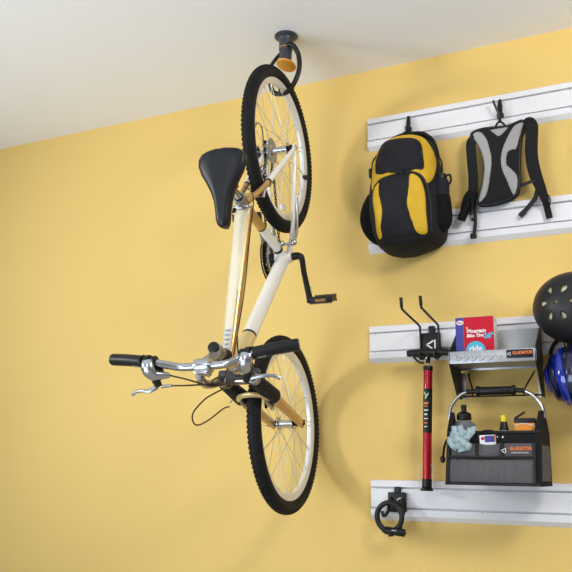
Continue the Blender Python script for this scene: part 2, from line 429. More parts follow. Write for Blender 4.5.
# crankset
def crank(sd, end, name):
    st = BBc+V((0, sd*.062, 0)); e = BBc+V((0, sd*.088, 0))+V((end[0], 0, end[1]))
    b = MB(); b.curve([st+V((0, -sd*.024, 0)), st+V((0, sd*.004, 0)), st+V((end[0]*.10, sd*.012, end[1]*.10)), st.lerp(e, .4)+V((0, sd*.004, 0)), e], [.0155, .0155, .0155, .014, .0125, .0125, .0125, .012, .0115, .011, .011, .011, .011, .011, .0115, .012, .013], 4, 14)
    b.cyl(e+V((0, -sd*.010, 0)), e+V((0, sd*.010, 0)), .0135, bev=.002)
    return b.build(name, MBLK, bike), e
cl, eL = crank(1, (.170, -.043), 'crank_arm'); cr, eR = crank(-1, (-.170, .043), 'crank_arm')
b = MB(); b.box(cl_ := eL+V((-.045, .009, .012)), (.016, .002, .008)); b.build('crank_sticker', GPR, cl)
def pedal(e, sd):
    b = MB(); c = e+V((0, sd*.055, 0)); ang = Matrix.Rotation(math.radians(-76), 4, 'Y')
    b.cyl(e, c+V((0, sd*.042, 0)), .006, seg=12); b.cyl(e+V((0, sd*.006, 0)), e+V((0, sd*.022, 0)), .011, seg=14)
    for fx in (-1, 1):
        b.box(c+ang@V((fx*.032, 0, 0)), (.007, .088, .024), ang, .003)
        for k in range(8): b.box(c+ang@V((fx*.034, sd*(-.040+k*.0115), .012)), (.005, .005, .006), ang); b.box(c+ang@V((fx*.034, sd*(-.040+k*.0115), -.012)), (.005, .005, .006), ang)
    for fy in (-.040, .040): b.box(c+ang@V((0, fy, 0)), (.068, .008, .022), ang, .003)
    b.box(c, (.024, .085, .020), ang, .005)
    o = b.build('pedal', BLK, bike)
    for fx in (-1, 1):
        r = MB(); r.box(c+ang@V((fx*.0365, 0, 0)), (.003, .045, .013), ang, .001); r.build('pedal_reflector', REFL, o)
    return o
pedal(eL, 1); pedal(eR, -1)
def ring(R0, n, y, th=.003, rin=None):
    b = MB(); rin = rin or R0-.022; out = []; inn = []
    for i in range(n):
        for rr, da in ((R0-.005, 0), (R0, .3), (R0, .5), (R0-.005, .8)):
            t = 2*PI*(i+da)/n; out.append((rr*math.cos(t), rr*math.sin(t))); inn.append((rin*math.cos(t), rin*math.sin(t)))
    m = len(out)
    rings = []
    for (u, v) in zip(out, inn): rings.append([BBc+V((u[0], y, u[1])), BBc+V((u[0], y-th, u[1])), BBc+V((v[0], y-th, v[1])), BBc+V((v[0], y, v[1]))])
    b.rings(rings, True); return b
b = ring(.098, 46, -.050); b.torus(BBc+V((0, -.056, 0)), (0, 1, 0), .100, .0035, 60, 6); b.build('chainring', MBLK, bike)
b = ring(.078, 36, -.042); b.build('chainring', ALU, bike)
b = MB()
for k in range(5):
    t = 2*PI*k/5+.3; b.tube([BBc+V((.012*math.cos(t), -.050, .012*math.sin(t))), BBc+V((.076*math.cos(t), -.050, .076*math.sin(t)))], .008, 8, flat=.5)
b.cyl(BBc+V((0, -.03, 0)), BBc+V((0, -.064, 0)), .02); b.build('crank_spider', MBLK, bike)
# chain: link plates along the loop
def chain_pts():
    a = V((.0, -.048, .0)); r1 = .036; r2 = .078; c2 = BBc+V((0, -.046, 0)); P = []
    up = [(-.0, r1), ]
    P += [V((r1*math.cos(t), -.048, r1*math.sin(t))) for t in [PI/2+k*PI/8 for k in range(0, 5)]]
    P += [V((.02, -.05, -.040)), V((.075, -.052, -.036)), V((.105, -.052, -.030)), V((.112, -.052, -.050)), V((.13, -.050, -.062))]
    P += [c2+V((r2*math.cos(t), 0, r2*math.sin(t))) for t in [-PI*.58+k*PI/8 for k in range(0, 10)]]
    return P
CP = catmull(chain_pts(), 14, True)
L = [0]
for i in range(len(CP)): L.append(L[-1]+(CP[(i+1) % len(CP)]-CP[i]).length)
tot = L[-1]; nL = int(tot/.0127); b = MB(); j = 0
pts = []
for k in range(nL):
    s = tot*k/nL
    while L[j+1] < s: j += 1
    t = (s-L[j])/(L[j+1]-L[j]); pts.append(CP[j].lerp(CP[(j+1) % len(CP)], t))
for k in range(nL):
    p, q = pts[k], pts[(k+1) % nL]; d = (q-p).normalized(); sdv = V((0, 1, 0)); nn = d.cross(sdv).normalized(); Mx = Matrix((d, sdv, nn)).transposed().to_4x4()
    wdt = .0035 if k % 2 else .0022
    for s in (-1, 1): b.box((p+q)/2+V((0, s*wdt, 0)), (.0155, .0012, .008 if k % 2 else .007), Mx)
    b.cyl(p+V((0, -.004, 0)), p+V((0, .004, 0)), .0024, seg=6)
b.build('chain', MBLK, bike)
# derailleurs
b = MB(); b.use(BLK); b.box((.018, -.078, .050), (.052, .020, .040), Matrix.Rotation(.5, 4, 'Y'), .006); b.use(ALU); b.box((.055, -.078, .052), (.045, .018, .022), Matrix.Rotation(-.3, 4, 'Y'), .005)
b.use(CHR); b.cyl((.0, -.060, .0), (.0, -.085, .0), .009); b.cyl((.02, -.07, .02), (.02, -.09, .02), .010)
b.use(MBLK)
b.tube([(.075, -.062, .050), (.115, -.062, .020)], .010, 8, flat=.3, up=(0, 1, 0)); b.use(ALU); b.lathe((.082, -.058, .046), (0, 1, 0), [(.013, 0), (.015, .002), (.015, .007), (.013, .009)], 14); b.lathe((.118, -.058, .016), (0, 1, 0), [(.013, 0), (.015, .002), (.015, .007), (.013, .009)], 14)
b.build('rear_derailleur', None, bike)
b = MB(); b.curve([(.052, -.065, .075), (.00, -.070, .098), (-.055, -.066, .100), (-.092, -.06, .085), (-.088, -.055, .055), (-.05, -.056, .035), (-.01, -.06, .03)], .0024, 8, 8); b.build('derailleur_cable', CAB, bike)
b = MB(); b.use(ALU); b.box(BBc+V((-.075, -.040, .105)), (.05, .022, .03), Matrix.Rotation(.6, 4, 'Y'), .005); b.use(CHR); b.tube([BBc+V((-.10, -.048, .055)), BBc+V((-.075, -.048, .088)), BBc+V((-.035, -.048, .11))], .009, 8, flat=.3, up=(0, 1, 0)); b.build('front_derailleur', None, bike)
# clamp with silver balls at the stay near the bottom bracket
b = MB(); b.use(CHR); b.sphere((.395, .020, .055), .013); b.cyl((.395, .0, .05), (.395, .060, .035), .006); b.sphere((.388, .062, .030), .012); b.use(ALU); b.curve([(.388, .062, .03), (.34, .068, .01), (.28, .066, -.005), (.2, .064, -.008)], .0055, 6, 8); b.build('kickstand', None, bike)
# v brakes
def vbrake(base, lat, upv, outv, parent, h=.10, w=.036, name='brake'):
    b = MB(); base = V(base)
    for sd in (-1, 1):
        r = base+lat*sd*w; t = r+upv*h+lat*sd*.004
        b.use(ALU); b.curve([r+outv*.010, r+upv*h*.3+outv*.018+lat*sd*.006, r+upv*h*.7+outv*.014+lat*sd*.006, t], .006, 5, 8)
        b.use(CHR); b.cyl(r-outv*.012, r+outv*.020, .007, seg=12)
        b.use(BLK); b.box(r+upv*h*.30-lat*sd*.013, (.045, .010, .010), None, .003)
        b.use(CHR); b.cyl(r+upv*h*.30-lat*sd*.012, r+upv*h*.30+lat*sd*.014, .004, seg=8)
    tp = base+upv*(h-.004)
    b.use(STL); b.tube([tp-lat*(w+.03), tp+lat*(w+.002)], .0012, 6)
    b.use(CHR); b.curve([tp-lat*.015, tp-lat*(w+.012), tp-lat*(w+.028)+outv*.004, tp-lat*(w+.040)+outv*.018], .003, 5, 8)
    return b.build(name, None, parent)
vbrake((.190, 0, .205), V((0, 1, 0)), V((.74, 0, .67)).normalized()*1., V((.67, 0, -.74))*-1, bike, name='rear_brake')
# fork
fork = MB(); fork.use(GRY)
fork.box(fk(.446, .022), (.050, .148, .030), Mf.to_4x4(), .008)
fork = fork.build('fork', None, bike)
for sd in (-1, 1):
    l = sd*.058
    b = MB(); b.use(ALU); b.cyl(fk(.43, .034, l), fk(.462, .034, l), .019, bev=.004); b.use(BLK); b.cyl(fk(.460, .034, l), fk(.472, .034, l), .014, bev=.003); b.build('fork_cap', None, fork)
    b = MB(); NB = 13; pts_ = []; rs_ = []
    for k in range(NB*2+1): pts_.append(fk(.435-.155*k/(NB*2), .034+.002*k/(NB*2), l)); rs_.append((.0235 if k % 2 else .0215)+.006*k/(NB*2))
    b.tube(pts_, rs_, 18); b.build('fork_boot', BLK, fork)
    b = MB(); b.curve([fk(.300, .036, l), fk(.27, .037, l), fk(.15, .040, l), fk(.04, .042, l), fk(-.012, .043, l*.98)], [.0225-.009*i/24 for i in range(25)], 6, 16); b.box(fk(-.010, .043, l), (.030, .009, .030), Mf.to_4x4(), .004)
    b.build('fork_leg', GLD, fork)
b = MB(); b.curve([fk(.265, .050, -.062), fk(.310, .054, -.058), fk(.346, .054, -.038), fk(.357, .054, 0), fk(.346, .054, .038), fk(.310, .054, .058), fk(.265, .050, .062)], .013, 6, 12, flat=.65); b.build('fork_brace', PGLD, fork)
for sd in (-1, 1):
    b = MB(); e = fk(0, .0, 0)+V((.0397, 0, .0137)); b.cyl(e+LF*sd*.050, e+LF*sd*.060, .010); b.use(BLK); b.cyl(e+LF*sd*.060, e+LF*sd*.074, .011, bev=.002); b.build('axle_nut', BLK, fork)
vbrake(fk(.240, .05), LF, S_, FW, bike, h=.095, w=.040, name='front_brake')
# headset, stem, bar
b = MB(); b.cyl(HT, HT+S_*.026, .028, .024, bev=.003); b.build('upper_headset', BLK, bike)
b = MB(); b.cyl(HB-S_*.018, HB, .024, .028, bev=.003); b.build('lower_headset', BLK, bike)
st = MB(); st.use(ALU); st.cyl(HT+S_*.024, HT+S_*.078, .021, bev=.004); st.curve([fk(.625, .005), fk(.65, .035), fk(.685, .066)], [.019, .019, .018, .018, .018, .018, .018, .019, .019], 4, 14)
st.use(CHR); st.cyl(fk(.697, .080, -.026), fk(.697, .080, .026), .024, bev=.004); st.box(fk(.697, .102), (.014, .046, .034), Mf.to_4x4(), .004)
stem = st.build('stem', None, bike)
b = MB(); b.curve([fk(.68, .105, -.020), fk(.62, .105, -.035), fk(.55, .082, -.050), fk(.485, .052, -.056)], [.014, .015, .016, .016, .016, .017, .017, .017, .017, .017, .016, .015, .014], 4, 12, flat=.8); b.build('cable_stop', ALU, stem)
b = MB(); b.cyl(HT+S_*.077, HT+S_*.092, .019, bev=.005); b.build('stem_cap', BLK, stem)
for sd in (-1, 1):
    for q in (-1, 1):
        b = MB(); c = fk(.697+q*.012, .108, sd*.015); b.cyl(c, c+FW*.004, .0045, seg=8); b.build('stem_bolt', STL, stem)
HBP = [fk(.720, .044, -.315), fk(.735, .058, -.24), fk(.744, .071, -.175), fk(.728, .075, -.135), fk(.700, .079, -.08), fk(.697, .080, -.03), fk(.697, .080, .03), fk(.700, .079, .08), fk(.728, .075, .135), fk(.744, .071, .175), fk(.735, .058, .24), fk(.720, .044, .315)]
b = MB(); b.curve(HBP, .0125, 8, 16); bar = b.build('handlebar', CHR, bike)
for sd in (-1, 1):
    A, B, C = fk(.744, .071, sd*.182), fk(.735, .058, sd*.245), fk(.721, .045, sd*.314)
    b = MB(); P = catmull([A, B, C], 14); rs_ = [.0182+.0009*(i % 2) for i in range(len(P))]; rs_[0] = .0205; rs_[1] = .021; rs_[-1] = .015; rs_[-2] = .0185; b.tube(P, rs_, 20)
    g = b.build('grip', BLK, bar)
    for k in range(5):
        t = P[5+k]; tb = MB(); tb.box(t+FW*.0182+S_*.001, (.002, .0035, .010), Mf.to_4x4()); tb.build('grip_marking', DENT, g)
    b = MB(); b.use(CHR); b.curve([fk(.752, .075, sd*.166), fk(.748, .100, sd*.160), fk(.728, .112, sd*.150), fk(.712, .108, sd*.125), fk(.706, .106, sd*.108)], [.020, .0215, .022, .022, .021, .021, .020, .0195, .019, .0175, .016, .0145, .013, .012, .011, .010, .009], 4, 14, flat=.75)
    b.use(BLK); b.cyl(fk(.743, .072, sd*.178), fk(.743, .072, sd*.158), .021, bev=.003); b.box(fk(.712, .098, sd*.150), (.04, .034, .03), Mf.to_4x4(), .008)
    b.use(CHR); b.curve([fk(.70, .10, sd*.12), fk(.69, .085, sd*.15)], .006, 4, 8); b.build('shifter', None, bar)
    b = MB(); b.use(BLK); b.cyl(fk(.740, .073, sd*.152), fk(.740, .073, sd*.140), .019, bev=.003); b.curve([fk(.735, .090, sd*.146), fk(.710, .118, sd*.152), fk(.695, .136, sd*.145)], [.010, .012, .013, .014, .014, .013, .012, .011, .010], 4, 12)
    b.use(CHR); b.cyl(fk(.694, .136, sd*.138), fk(.686, .132, sd*.108), .0055, .0045, seg=12)
    df = -.022 if sd > 0 else 0; b.use(ALU); b.curve([fk(.695, .136+df*.3, sd*.152), fk(.700, .150+df, sd*.175), fk(.700, .148+df, sd*.200), fk(.690, .146+df, sd*.228), fk(.680, .152+df, sd*.246)], [.0075, .0078, .0078, .0075, .007, .0065, .006, .006, .0058, .0056, .0056, .0056, .0056, .006, .0062, .0062, .0055], 4, 10, flat=.7); b.build('brake_lever', None, bar)
def cable(pts, r=.0025): b = MB(); b.curve(pts, r, 8, 8); b.build('cable', CAB, bike)
cable([fk(.686, .132, -.108), fk(.690, .136, -.06), fk(.660, .125, -.01), fk(.635, .115, .035), fk(.60, .09, .06), fk(.55, .06, .04), fk(.50, .035, .03)])
cable([fk(.706, .106, -.108), fk(.688, .118, -.05), fk(.658, .128, .0), fk(.62, .115, .03), fk(.57, .09, .035), fk(.50, .06, .03)])
cable([fk(.686, .132, .108), fk(.63, .13, .06), fk(.56, .10, .02), fk(.505, .086, -.03), fk(.56, .120, -.03), fk(.612, .156, -.03), fk(.67, .215, -.03), fk(.655, .240, -.035), fk(.60, .232, -.045), fk(.50, .180, -.06), fk(.39, .110, -.075), fk(.339, .085, -.078)])
cable([fk(.706, .106, .108), fk(.69, .115, .06), fk(.66, .11, .02), fk(.63, .118, .0), fk(.62, .10, .03), fk(.62, .05, .045), fk(.60, .03, .05), fk(.54, .01, .04)])
cable([TT1+V((-.01, .03, .02)), TT0.lerp(TT1, .6)+V((0, .036, .006)), TT0.lerp(TT1, .2)+V((0, .037, .008)), (.28, .030, .34), (.22, -.030, .285)], .0022)
cable([fk(.54, .01, .04), DT1+V((-.06, .02, .02)), DT1+V((-.10, .015, .01))])

# ------------------------------------------------------------ ceiling hook
hx, hy = -1.280, -.410
hook = empty('ceiling_hook', (0, 0, 0), 'dark grey swivel ceiling hook with an orange disc, its rubber loop round the bike wheel', 'hook')
b = MB(); b.lathe((hx, hy, ZC), (0, 0, -1), [(.048, 0), (.049, .004), (.045, .008), (.032, .013), (.029, .022), (.0285, .040), (.0285, .055)], 36)
b.build('mount', GRY, hook)
b = MB(); b.cyl((hx, hy, ZC-.054), (hx, hy, ZC-.060), .0275); b.build('mount_band', ORG, hook)
b = MB(); b.lathe((hx, hy, ZC-.059), (0, 0, -1), [(.0285, 0), (.0285, .008), (.026, .011), (.025, .04), (.0235, .062), (.024, .068), (.020, .070)], 32); b.build('swivel_body', GRY, hook)
b = MB(); dz = V((-.22, -.22, -1)).normalized(); b.lathe((hx+.006, hy, ZC-.126), dz, [(.018, 0), (.040, .004), (.0425, .009), (.040, .013), (.020, .015)], 36); b.build('disc', ORG, hook)
b = MB(); b.curve([(hx+.022, hy-.018, ZC-.052), (hx+.045, hy-.022, ZC-.066), (hx+.060, hy-.006, ZC-.10), (hx+.063, hy, ZC-.155), (hx+.048, hy, ZC-.208), (hx+.018, hy, ZC-.250), (hx-.020, hy, ZC-.258), (hx-.052, hy, ZC-.245), (hx-.066, hy, ZC-.212), (hx-.070, hy, ZC-.185)], .0102, 8, 14); b.build('hook_claw', BLK, hook)
b = MB(); b.curve([(hx-.022, hy+.012, ZC-.062), (hx-.045, hy+.012, ZC-.080), (hx-.066, hy+.004, ZC-.115), (hx-.0725, hy, ZC-.150), (hx-.069, hy, ZC-.182)], .0078, 8, 12); b.build('hook_arm', BLK, hook)

# ------------------------------------------------------------ wall hooks
def wall_hook(x, ztop, label, drop=.10, curl=True):
    r = empty('wall_hook', (x, -.02, ztop), label, 'hook', 'black wall hooks in the top track')
    b = MB(); b.box((0, -.004, -.016), (.012, .008, .032), None, .002); b.tube([(0, -.010, 0), (0, -.014, -.03), (0, -.016, -drop*.75)], [.006, .010, .009], 10, flat=.5, up=(0, 1, 0))
    b.box((0, -.012, -drop*.72), (.028, .012, .022), None, .004); b.build('plate', BLK, r)
    b = MB(); b.curve([(0, -.016, -drop*.78), (0, -.020, -drop), (0, -.040, -drop-.012), (0, -.052, -drop+.005), (0, -.054, -drop+.020)], .0035, 6, 8); b.build('prong', BLK, r)
    if curl:
        b = MB(); b.curve([(-.003, -.024, -drop*.70), (-.012, -.032, -drop*.45), (-.020, -.036, -.02), (-.021, -.034, -.012)], .0045, 6, 8); b.build('latch', BLK, r)
    return r
wall_hook(-.489, Z1-.030, 'black hook with an open latch above the grey and black hydration pack', .10)
wall_hook(-.874, Z1-.030, 'black hook on the top track above the yellow and black backpack', .085, False)

# ------------------------------------------------------------ yellow backpack
bp = empty('backpack', (0, 0, 0), 'large yellow and black backpack hanging from the top wall track, bottle in its side pocket', 'backpack')
OUT = [(-.859, 2.330), (-.806, 2.322), (-.755, 2.280), (-.741, 2.216), (-.732, 2.154), (-.722, 2.034), (-.716, 1.917), (-.735, 1.856), (-.81, 1.826), (-.888, 1.817), (-.962, 1.832), (-1.010, 1.885), (-1.030, 1.969), (-1.034, 2.06), (-1.026, 2.13), (-1.020, 2.189), (-1.008, 2.235), (-.985, 2.290), (-.95, 2.320), (-.905, 2.335)]
OS = smooth2(OUT, 4)
def span(z):
    xs = []
    n = len(OS)
    for i in range(n):
        (xa, za), (xb, zb) = OS[i], OS[(i+1) % n]
        if (za > z) != (zb > z): xs.append(xa+(xb-xa)*(z-za)/(zb-za))
    return (min(xs), max(xs)) if len(xs) >= 2 else (-.87, -.86)
def bpd(z):   # front depth by height
    t = (z-1.808)/(2.338-1.808); t = max(0, min(1, t))
    base = .205 if t < .58 else .205-.060*(t-.58)/.42
    if t < .2: base -= .075*((.2-t)/.2)**2
    if t > .88: base -= .055*((t-.88)/.12)**2
    return base
def bps(x, z):
    a, c = span(max(1.821, min(2.333, z))); m = (a+c)/2; h = max(.01, (c-a)/2); u = max(-1, min(1, (x-m)/h))
    D = bpd(z); return .045+(D-.045)*(1-abs(u)**3.2)**(1/2.2) if abs(u) < 1 else .045
R = []
for i in range(61):
    z = 1.819+(2.336-1.819)*(i/60); a, c = span(z); m = (a+c)/2; h = max(.004, (c-a)/2); D = bpd(z); r = []
    e = 1-abs(2*i/60-1)**14*.35
    for k in range(56):
        t = 2*PI*k/56; cx = math.cos(t); sy = math.sin(t); x = m+h*math.copysign(abs(cx)**.75, cx)
        if sy >= 0: u = (x-m)/h; y = -(.045+(D-.045)*e*max(0, 1-min(1, abs(u))**3.2)**(1/2.2))
        else: y = -.045+.022*abs(sy)**.5
        r.append(V((x, y, z)))
    R.append(r)
b = MB(); b.rings(R); b.build('body', BNP, bp, sharp=70)
YUP = [(-.997, 2.137), (-1.0, 2.199), (-.971, 2.280), (-.928, 2.312), (-.86, 2.318), (-.795, 2.300), (-.757, 2.250), (-.742, 2.191), (-.742, 2.126), (-.752, 2.087), (-.769, 2.076), (-.791, 2.105), (-.825, 2.125), (-.884, 2.122), (-.955, 2.108), (-.990, 2.075)]
panel('upper_panel', YUP, lambda x, z: bps(x, z)+.001, .004, YEL, bp, edge=.01, wr=.0028)
TOPB = [(-.949, 2.281), (-.898, 2.289), (-.822, 2.279), (-.790, 2.253), (-.779, 2.191), (-.775, 2.138), (-.796, 2.132), (-.843, 2.127), (-.901, 2.129), (-.958, 2.135), (-.972, 2.168), (-.971, 2.221)]
tp = panel('top_pocket', TOPB, lambda x, z: bps(x, z)+.003, .014, BNP, bp, edge=.03, wr=.003)
LP = [(-.982, 1.99), (-.984, 2.055), (-.955, 2.096), (-.871, 2.114), (-.812, 2.116), (-.775, 2.094), (-.757, 2.028), (-.752, 1.946), (-.757, 1.868), (-.871, 1.856), (-.975, 1.866)]
s2 = lambda x, z: bps(x, z)+.0145
lp = panel('front_pocket', LP, lambda x, z: bps(x, z)+.002, .012, BNP, bp, edge=.02, wr=.002, ws=60)
YL = [(-.977, 2.060), (-.962, 2.082), (-.949, 2.088), (-.951, 2.047), (-.937, 1.974), (-.945, 1.905), (-.946, 1.870), (-.966, 1.872), (-.971, 1.955), (-.980, 2.015)]
YR = [(-.818, 2.106), (-.785, 2.090), (-.768, 2.032), (-.764, 1.951), (-.764, 1.872), (-.798, 1.866), (-.816, 1.912), (-.833, 1.983), (-.825, 2.052)]
panel('stripe', YL, s2, .003, YEL, lp, g=.004, edge=.004, wr=.001); panel('stripe', YR, s2, .003, YEL, lp, g=.004, edge=.004, wr=.001)
b = MB(); PI_ = [(-.978, 1.90), (-.983, 2.0), (-.983, 2.06), (-.954, 2.097), (-.871, 2.115), (-.812, 2.117), (-.775, 2.095), (-.756, 2.028), (-.751, 1.946), (-.754, 1.88)]
b.curve([V((x, -bps(x, z)-.005, z)) for x, z in PI_], .0042, 8, 8); b.build('zipper', PIPM, bp)
b = MB(); b.box((-.862, -bps(-.862, 2.12)-.018, 2.121), (.030, .008, .012), None, .002); b.box((-.85, -bps(-.85, 2.12)-.02, 2.108), (.008, .006, .018), None, .002); b.build('zipper_pull', BLK, bp)
b = MB(); b.curve([V((x, -bps(x, z)-.006, z)) for x, z in TOPB], .0032, 6, 8, closed=True); b.build('piping', PIPM, tp)
BOT_ = [(-1.0, 1.872), (-.93, 1.862), (-.871, 1.860), (-.80, 1.862), (-.742, 1.878), (-.742, 1.85), (-.80, 1.834), (-.885, 1.827), (-.955, 1.840), (-.995, 1.86)]
panel('base_panel', BOT_, lambda x, z: bps(x, z)+.001, .010, BN, bp, edge=.02, wr=.003)
# side pockets
b = MB(); b.curve([(-1.018, -.10, 2.085), (-1.030, -.10, 2.03), (-1.030, -.10, 1.97), (-1.008, -.10, 1.91), (-.975, -.10, 1.87)], [.012+.018*math.sin(PI*i/32) for i in range(33)], 8, 14, flat=1.3, up=(1, 0, 0)); b.build('side_pocket', BMESH, bp)
b = MB(); b.curve([(-.729, -.095, 2.035), (-.724, -.095, 1.985), (-.724, -.10, 1.94), (-.745, -.105, 1.89)], [.95*q for q in [.040, .040, .040, .040, .040, .040, .040, .040, .040, .040, .040, .0405, .041, .041, .041, .0415, .042, .042, .041, .040, .036, .03, .026, .020, .016]], 8, 18, flat=1.0); b.build('side_pocket', BMESH, bp)
b = MB(); b.box((-1.016, -.11, 2.178), (.020, .02, .040), None, .004); b.curve([(-1.014, -.11, 2.20), (-1.012, -.10, 2.235), (-.998, -.08, 2.27)], .0055, 5, 6, flat=.4); b.curve([(-1.016, -.11, 2.16), (-1.020, -.10, 2.12), (-1.022, -.10, 2.09)], .0055, 5, 6, flat=.4); b.build('compression_strap', BLK, bp)
b = MB(); b.curve([(-.742, -.12, 2.215), (-.720, -.11, 2.19), (-.718, -.10, 2.15), (-.722, -.10, 2.11)], .008, 6, 8, flat=.35); b.build('compression_strap', BLK, bp)
b = MB(); b.curve([(-.985, -.06, 2.27), (-.955, -.06, 2.318), (-.905, -.062, 2.341), (-.85, -.062, 2.343), (-.80, -.062, 2.333), (-.765, -.06, 2.295), (-.748, -.058, 2.23)], .012, 8, 10, flat=1.6, up=(0, 1, 0)); b.build('top_rim', BN, bp)
b = MB(); b.curve([(-.902, -.05, 2.325), (-.900, -.055, 2.347), (-.887, -.055, 2.360), (-.865, -.056, 2.360), (-.852, -.055, 2.347), (-.853, -.05, 2.325)], .0055, 6, 8); b.build('haul_loop', BN, bp)
for sd in (-1, 1):
    b = MB(); cx = -.876; b.curve([(cx+sd*.03, -.035, 2.315), (cx+sd*.07, -.020, 2.335), (cx+sd*.10, -.018, 2.28), (cx+sd*.11, -.018, 2.10), (cx+sd*.10, -.018, 1.95)], .022, 6, 12, flat=.35, up=(0, 1, 0)); b.build('shoulder_strap', BN, bp)
# bottle in its side pocket
bt = empty('water_bottle', (-.7245, -.095, 1.925), 'black bottle with a loop cap in the side pocket of the yellow backpack', 'bottle')
b = MB(); b.lathe((0, 0, 0), (0, 0, 1), [(.026, 0), (.030, .004), (.031, .10), (.0315, .17), (.027, .183), (.020, .188)], 28); b.build('body', BNP, bt)
b = MB(); b.lathe((0, 0, .186), (0, 0, 1), [(.022, 0), (.023, .004), (.022, .020), (.016, .024)], 24); b.curve([(.018, 0, .012+.186), (.036, -.004, .20), (.040, -.004, .175), (.030, -.002, .160)], .0045, 6, 8); b.build('cap', BLK, bt)

# ------------------------------------------------------------ hydration pack
hp = empty('hydration_pack', (0, 0, 0), 'slim black and grey hydration pack hanging with its strap side facing outward', 'backpack')
VB = [(-.602, 2.307), (-.558, 2.318), (-.493, 2.312), (-.456, 2.311), (-.424, 2.321), (-.400, 2.325), (-.386, 2.303), (-.407, 2.26), (-.420, 2.171), (-.425, 2.058), (-.447, 2.014), (-.518, 1.993), (-.586, 1.997), (-.588, 2.02), (-.572, 2.06), (-.562, 2.112), (-.560, 2.193), (-.578, 2.254), (-.601, 2.283)]
hs = lambda x, z: .052+.010*math.cos((x+.5)*9)*1.+.004*math.cos((z-2.15)*10)
panel('back_panel', VB, hs, .006, BN, hp, g=.0045, edge=.01)
b = MB(); P = smooth2(VB, 3); b.prism(P, (0, -.054, 0), (1, 0, 0), (0, 0, 1), (0, .026, 0)); b.build('body', BN, hp)
b = MB(); b.curve([V((x, -hs(x, z)-.002, z)) for x, z in VB], .0035, 4, 8, closed=True); b.build('piping', PIPM, hp)
GL = [(-.594, 2.303), (-.565, 2.303), (-.542, 2.271), (-.531, 2.228), (-.524, 2.174), (-.533, 2.107), (-.55, 2.035), (-.578, 2.004), (-.584, 2.017), (-.566, 2.080), (-.556, 2.156), (-.570, 2.228), (-.593, 2.279)]
GR = [(-.434, 2.304), (-.401, 2.316), (-.393, 2.307), (-.410, 2.264), (-.427, 2.206), (-.445, 2.202), (-.461, 2.193), (-.468, 2.148), (-.444, 2.116), (-.430, 2.091), (-.432, 2.046), (-.451, 2.016), (-.472, 2.075), (-.49, 2.134), (-.487, 2.197), (-.463, 2.257)]
GT = [(-.527, 2.303), (-.493, 2.305), (-.455, 2.303), (-.472, 2.282), (-.494, 2.268), (-.515, 2.287)]
h2 = lambda x, z: hs(x, z)+.004
for q in (GL, GR, GT): panel('grey_padding', q, h2, .005, GM, hp, g=.004, edge=.008)
def strap(pts, w, nm='shoulder_strap', m=BN, fl=.22, n=8, parent=hp): 
    b = MB(); b.curve(pts, w, n, 14, flat=fl, up=(0, 1, 0)); return b.build(nm, m, parent)
L1 = [(-.592, -.056, 2.300), (-.606, -.060, 2.265), (-.606, -.060, 2.19), (-.603, -.060, 2.12), (-.606, -.060, 2.055)]
strap(L1, [.008+.012*min(1, i/8) for i in range(33)])
b = MB(); b.curve([(-.600, -.052, 2.06), (-.616, -.056, 2.035), (-.640, -.058, 1.985), (-.664, -.058, 1.935)], [.018, .021, .022, .023, .025, .026, .026, .026, .027, .027, .027, .027, .026, .025, .023, .021, .018], 5, 14, flat=.55, up=(0, 1, 0)) if False else b.curve([(-.604, -.050, 2.06), (-.618, -.054, 2.035), (-.640, -.056, 1.985), (-.660, -.056, 1.942)], [.018+.010*math.sin(PI*min(1, i/18)) for i in range(25)], 8, 14, flat=.5, up=(0, 1, 0)); b.build('waist_strap', BMESH, hp)
b = MB(); b.curve([(-.625, -.066, 2.01), (-.638, -.074, 1.975), (-.655, -.070, 1.950)], .008, 6, 8, flat=.5); b.curve([(-.61, -.066, 2.03), (-.608, -.076, 1.99), (-.620, -.070, 1.955)], .007, 6, 8, flat=.5); b.build('strap_fold', BN, hp)
strap([(-.603, -.048, 2.035), (-.606, -.042, 1.98), (-.608, -.034, 1.93), (-.614, -.034, 1.885)], .0075, 'webbing', BLK)
b = MB(); b.box((-.612, -.040, 1.945), (.020, .010, .014), None, .003); b.box((-.617, -.036, 1.877), (.026, .012, .022), None, .004); b.box((-.617, -.043, 1.877), (.010, .004, .012), None, .001); b.build('buckle', BLK, hp)
R1 = [(-.398, -.060, 2.308), (-.378, -.085, 2.305), (-.362, -.095, 2.275), (-.366, -.095, 2.22), (-.370, -.090, 2.155), (-.362, -.080, 2.085), (-.345, -.065, 2.025), (-.334, -.050, 1.98)]
strap(R1, [.010+.014*min(1, i/10) if i < 40 else .024-.010*(i-40)/16 for i in range(57)], fl=.25)
strap([(-.345, -.058, 2.03), (-.336, -.044, 1.985), (-.331, -.036, 1.955), (-.325, -.032, 1.915)], .0125, 'webbing', BN)
strap([(-.358, -.050, 2.04), (-.372, -.044, 2.00), (-.395, -.038, 1.975), (-.416, -.034, 1.955)], .009, 'webbing', BLK)
b = MB(); rot = Matrix.Rotation(math.radians(38), 4, 'Y'); b.box((-.424, -.033, 1.947), (.030, .010, .022), Matrix.Rotation(math.radians(-40), 4, 'Y'), .004); b.build('buckle', BLK, hp)
b = MB(); b.curve([(-.338, -.045, 2.003), (-.322, -.048, 2.004), (-.317, -.050, 1.985), (-.320, -.046, 1.962), (-.332, -.040, 1.957)], .005, 6, 8, flat=.5); b.build('strap_loop', BLK, hp)
strap([(-.424, -.062, 2.052), (-.405, -.070, 2.052), (-.385, -.078, 2.055), (-.365, -.080, 2.060)], .007, 'chest_strap', BLK)
b = MB(); b.curve([(-.510, -.050, 2.312), (-.502, -.056, 2.328), (-.489, -.058, 2.336), (-.476, -.056, 2.328), (-.468, -.050, 2.312)], .004, 6, 8); b.build('haul_loop', BN, hp)

